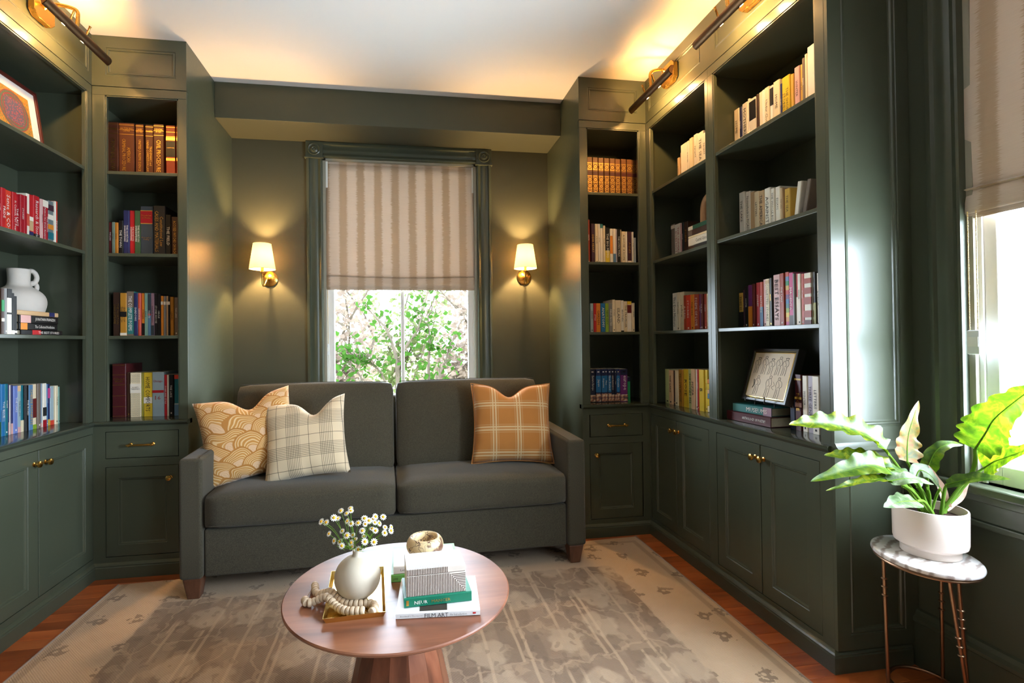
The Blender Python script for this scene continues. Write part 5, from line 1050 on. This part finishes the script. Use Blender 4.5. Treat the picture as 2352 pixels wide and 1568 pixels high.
def mandala(cx, cz):
    m = NT('ornamental_print'); v = m.coord(); s = m.sep(v); x = m.math('SUBTRACT', s[0], cx); z = m.math('SUBTRACT', s[2], cz)
    r = m.math('SQRT', m.math('ADD', m.math('MULTIPLY', x, x), m.math('MULTIPLY', z, z))); vo = m.voro(v, 150, 'F1', 1); col = m.voro(v, 110, 'F1', 1, 'Color'); q = m.math('MAXIMUM', m.math('ABSOLUTE', x), m.math('ABSOLUTE', z))
    base = m.ramp(m.noise(v, 120, 2, .7), [(.35, lin((190, 90, 40))), (.5, lin((222, 160, 46))), (.65, lin((120, 120, 60)))])
    disc = m.mix(m.smooth(m.math('SINE', m.math('MULTIPLY', r, 420)), -.2, .2), lin((160, 60, 64)), lin((96, 120, 90)))
    sq = m.mix(m.smooth(vo, .2, .5), lin((196, 76, 70)), lin((110, 96, 120)))
    c = m.mix(m.math('SUBTRACT', 1, m.smooth(r, .086, .088)), base, disc); c = m.mix(m.math('SUBTRACT', 1, m.smooth(q, .052, .053)), c, sq)
    c = m.mix(m.math('MULTIPLY', m.smooth(vo, .3, .6), .35), c, lin((60, 90, 84))); ti = m.smooth(z, .098, .1); c = m.mix(m.math('MULTIPLY', ti, .7), c, lin((110, 120, 90))); m.col(c).set(.35, 0, .4); return m.mt
pf = frame('framed_print', 'ornate mandala print with white mat in dark red frame, top left shelf', .315, .305, .018, .02, plain('dark_red_frame', (84, 30, 24), .35), mandala(.1575, .1525), .04, plain('white_mat', (232, 224, 216), .8))
pf.matrix_world = Matrix.Translation((XL-.115, 2.322, SHELF[0]+.001)) @ Matrix.Rotation(PI/2, 4, 'Z') @ Matrix.Rotation(-.14, 4, 'X')
PAPER = plain('cream_paper', (226, 208, 184), .85, 0, .1, .03)
sk = frame('framed_sketch', 'black and gold framed ink sketch of standing figures on an easel', .275, .245, .016, .035, plain('black_frame', (34, 28, 22), .3), PAPER, 0, None, MAT['gold'])
sk.matrix_world = Matrix.Translation((XR+.082, 2.128, zstack+.022)) @ Matrix.Rotation(-PI/2-.0, 4, 'Z') @ Matrix.Rotation(-.30, 4, 'X')
mb = MB()
def stroke(pts, r=.0008): mb.tube([(x, .0070, z) for x, z in [(p.x, p.z) for p in spline([(a, 0, b) for a, b in pts], 14)]], r, 4)
def figure(x, z, h, lean=0, hat=False):
    s = h; stroke([(x+lean, z+s), (x+lean+.006, z+s*.97), (x+lean+.005, z+s*.88), (x+lean-.005, z+s*.88), (x+lean-.006, z+s*.97), (x+lean, z+s)])
    if hat: stroke([(x+lean-.010, z+s*.97), (x+lean, z+s*.99), (x+lean+.010, z+s*.97)], .0012)
    stroke([(x+lean-.004, z+s*.86), (x-.014, z+s*.78), (x-.016, z+s*.6), (x-.010, z+s*.45), (x-.012, z+s*.2), (x-.014, z)]); stroke([(x+lean+.004, z+s*.86), (x+.014, z+s*.77), (x+.017, z+s*.58), (x+.006, z+s*.5)])
    stroke([(x+.010, z+s*.5), (x+.010, z+s*.25), (x+.008, z)]); stroke([(x-.002, z+s*.44), (x-.002, z+s*.2), (x-.005, z+.002)]); stroke([(x-.006, z+s*.8), (x+.004, z+s*.6), (x-.004, z+s*.5)])
for a in ((.048,.128,.075,.006,True),(.095,.125,.085,0,False),(.135,.125,.075,.002,True),(.178,.125,.085,.004,False),(.215,.125,.08,.004,True),(.075,.028,.09,0,False),(.145,.022,.10,.004,False),(.205,.022,.095,-.004,False)): figure(*a)
stroke([(.05,.10),(.056,.075),(.05,.06)], .002); stroke([(.17,.095),(.18,.08),(.165,.07),(.18,.06)]); mb.build('ink_drawing', INKM, sk, local=True)
es = thing('easel', 'small black iron easel holding the framed sketch', 'easel', (XR+.09, 2.0, zstack))
mb = MB()
for yy in (2.06, 1.94):
    mb.tube([(XR+.058, yy, zstack+.040), (XR+.056, yy, zstack+.022), (XR+.066, yy, zstack+.016), (XR+.105, yy, zstack+.0165), (XR+.165, yy-.0, zstack+.20)], .0025, 7); mb.tube([(XR+.106, yy, zstack+.016), (XR+.106, yy, zstack+.0008)], .0028, 7)
    mb.tube([(XR+.058, yy, zstack+.04), (XR+.056, yy, zstack+.048)], [.0025, .004], 7); mb.tube([(XR+.150, yy, zstack+.155), (XR+.19, yy, zstack+.002)], .0022, 6)
mb.tube([(XR+.106, 2.06, zstack+.016), (XR+.106, 1.94, zstack+.016)], .0025, 7); mb.build('easel_frame', MAT['black_iron'], es, smooth=True)
pp = frame('leaning_picture', 'tall dark framed picture leaning at the end of near right bay', .20, .25, .014, .016, plain('burgundy_frame', (70, 26, 26), .35), PAPER, .03, plain('ivory_mat', (226, 214, 200), .8))
pp.matrix_world = Matrix.Translation((XR+.10, 1.712, SHELF[1]+.002)) @ Matrix.Rotation(.08, 4, 'Z') @ Matrix.Rotation(.0, 4, 'Z') @ Matrix(((1,0,0,0),(0,-1,0,0),(0,0,1,0),(0,0,0,1))) @ Matrix.Rotation(-.33, 4, 'X')
# ------------------------------------------------------------------ outside: lawn, fence, trees
gd = MB().box(-30, 40, 3.66, 45, -.8, -.7).box(2.0, 40, -30, 3.66, -.8, -.7)
struct(gd.build('ground', plain('pale_autumn_lawn', (150, 150, 104), .95, 0, .1, .3, 2)), 'pale lawn outside the windows')
fe = thing('board_fence', 'white vertical board fence outside the right window', 'fence', (4.2, 1, -.7))
for i in range(40): MB().box(4.2, 4.225, -3+i*.155, -3+i*.155+.148, -.7, 1.35).build('board', MAT['white'], fe)
MB().box(4.225, 4.27, -3, 3.2, .9, 1.0).build('rail', MAT['white'], fe)
LEAF1 = translucent('fresh_tree_leaf', lin((54, 88, 34)), .5); LEAF2 = translucent('pinkish_tree_leaf', lin((136, 122, 112)), .5); LEAF3 = translucent('pale_tree_leaf', lin((100, 112, 72)), .5); BARK = plain('grey_bark', (92, 84, 74), .9, 0, .1, .3, 20)
def tree(label, base, stems, nleaf, mt, spread, size, seed, group='trees outside the back window'):
    rn = random.Random(seed); r = thing('tree', label, 'tree', base, 0, group); mb = MB(); tips = []
    for pts, r0_ in stems:
        C = spline(pts, 14); mb.tube(C, [r0_*(1-.06*i)+.003 for i in range(15)], 7)
        for i in range(3, 15):
            for q in range(2):
                d = Vector((rn.uniform(-1,1), rn.uniform(-.7,.7), rn.uniform(.0,.9)))*spread*rn.uniform(.3,1); e = C[i]+d
                mb.tube(spline([C[i], C[i]+d*.5+Vector((0,0,.04)), e], 4), [.006, .005, .004, .003, .002], 5); tips += [C[i]+d*t for t in (.35, .5, .65, .8, 1)]
    mb.build('branches', BARK, r, smooth=True)
    lf = MB()
    for q in range(nleaf):
        p = rn.choice(tips)+Vector((rn.gauss(0,1), rn.gauss(0,1), rn.gauss(0,1)))*.09*spread/.5; a = Vector((rn.uniform(-1,1), rn.uniform(-1,1), rn.uniform(-.8,.3))).normalized()*size*rn.uniform(.6,1.2); b_ = a.cross(Vector((rn.uniform(-1,1), rn.uniform(-1,1), rn.uniform(-1,1)))).normalized()*size*.36
        lf.add([p, p+a*.35+b_, p+a*.7+b_*.7, p+a, p+a*.7-b_*.7, p+a*.35-b_], [(0,1,2,3,4,5)])
    lf.build('foliage', mt, r, kind='stuff')
tree('slender green-leaved tree just outside the back window', (-.05, 6.2, -.7), [([(-.05,6.2,-.7),(-.047,6.2,.2),(-.045,6.2,.852),(-.088,6.2,1.109),(-.175,6.2,1.344),(-.253,6.2,1.435),(-.40,6.2,1.60)], .030), ([(-.045,6.2,.85),(.044,6.2,1.096),(.184,6.2,1.288),(.255,6.2,1.476),(.36,6.2,1.9)], .022), ([(.338,6.25,-.7),(.338,6.25,.612),(.347,6.25,.99),(.359,6.25,1.151),(.34,6.25,1.5)], .022), ([(.30,6.15,-.7),(.435,6.15,.61),(.541,6.15,.932),(.62,6.15,1.2)], .020), ([(-.15,6.2,.6),(-.269,6.2,.84),(-.424,6.2,.949),(-.60,6.2,1.05)], .013), ([(-.38,6.1,-.7),(-.453,6.1,.632),(-.554,6.1,.846),(-.7,6.1,1.1)], .014)], 520, LEAF1, .30, .085, 5)
def far_tree(label, x, y, mt, n, seed, hh=4.5):
    rn = random.Random(seed); stems = []
    for q in range(5): stems.append(([(x, y, -.7), (x+rn.uniform(-.3,.3), y, .3), (x+rn.uniform(-1,1), y+rn.uniform(-.5,.5), 1.4), (x+rn.uniform(-1.8,1.8), y+rn.uniform(-.8,.8), hh*rn.uniform(.5,1))], .05))
    tree(label, (x, y, -.7), stems, n, mt, 1.1, .16, seed)
far_tree('pale pinkish tree standing left beyond the back window', -1.2, 10.5, LEAF2, 1700, 11)
far_tree('pale pinkish tree standing right beyond the back window', 1.3, 11.0, LEAF2, 1700, 12)
far_tree('pale green tree in the distance between the pinkish trees', .1, 13.5, LEAF3, 1700, 13, 5.5)
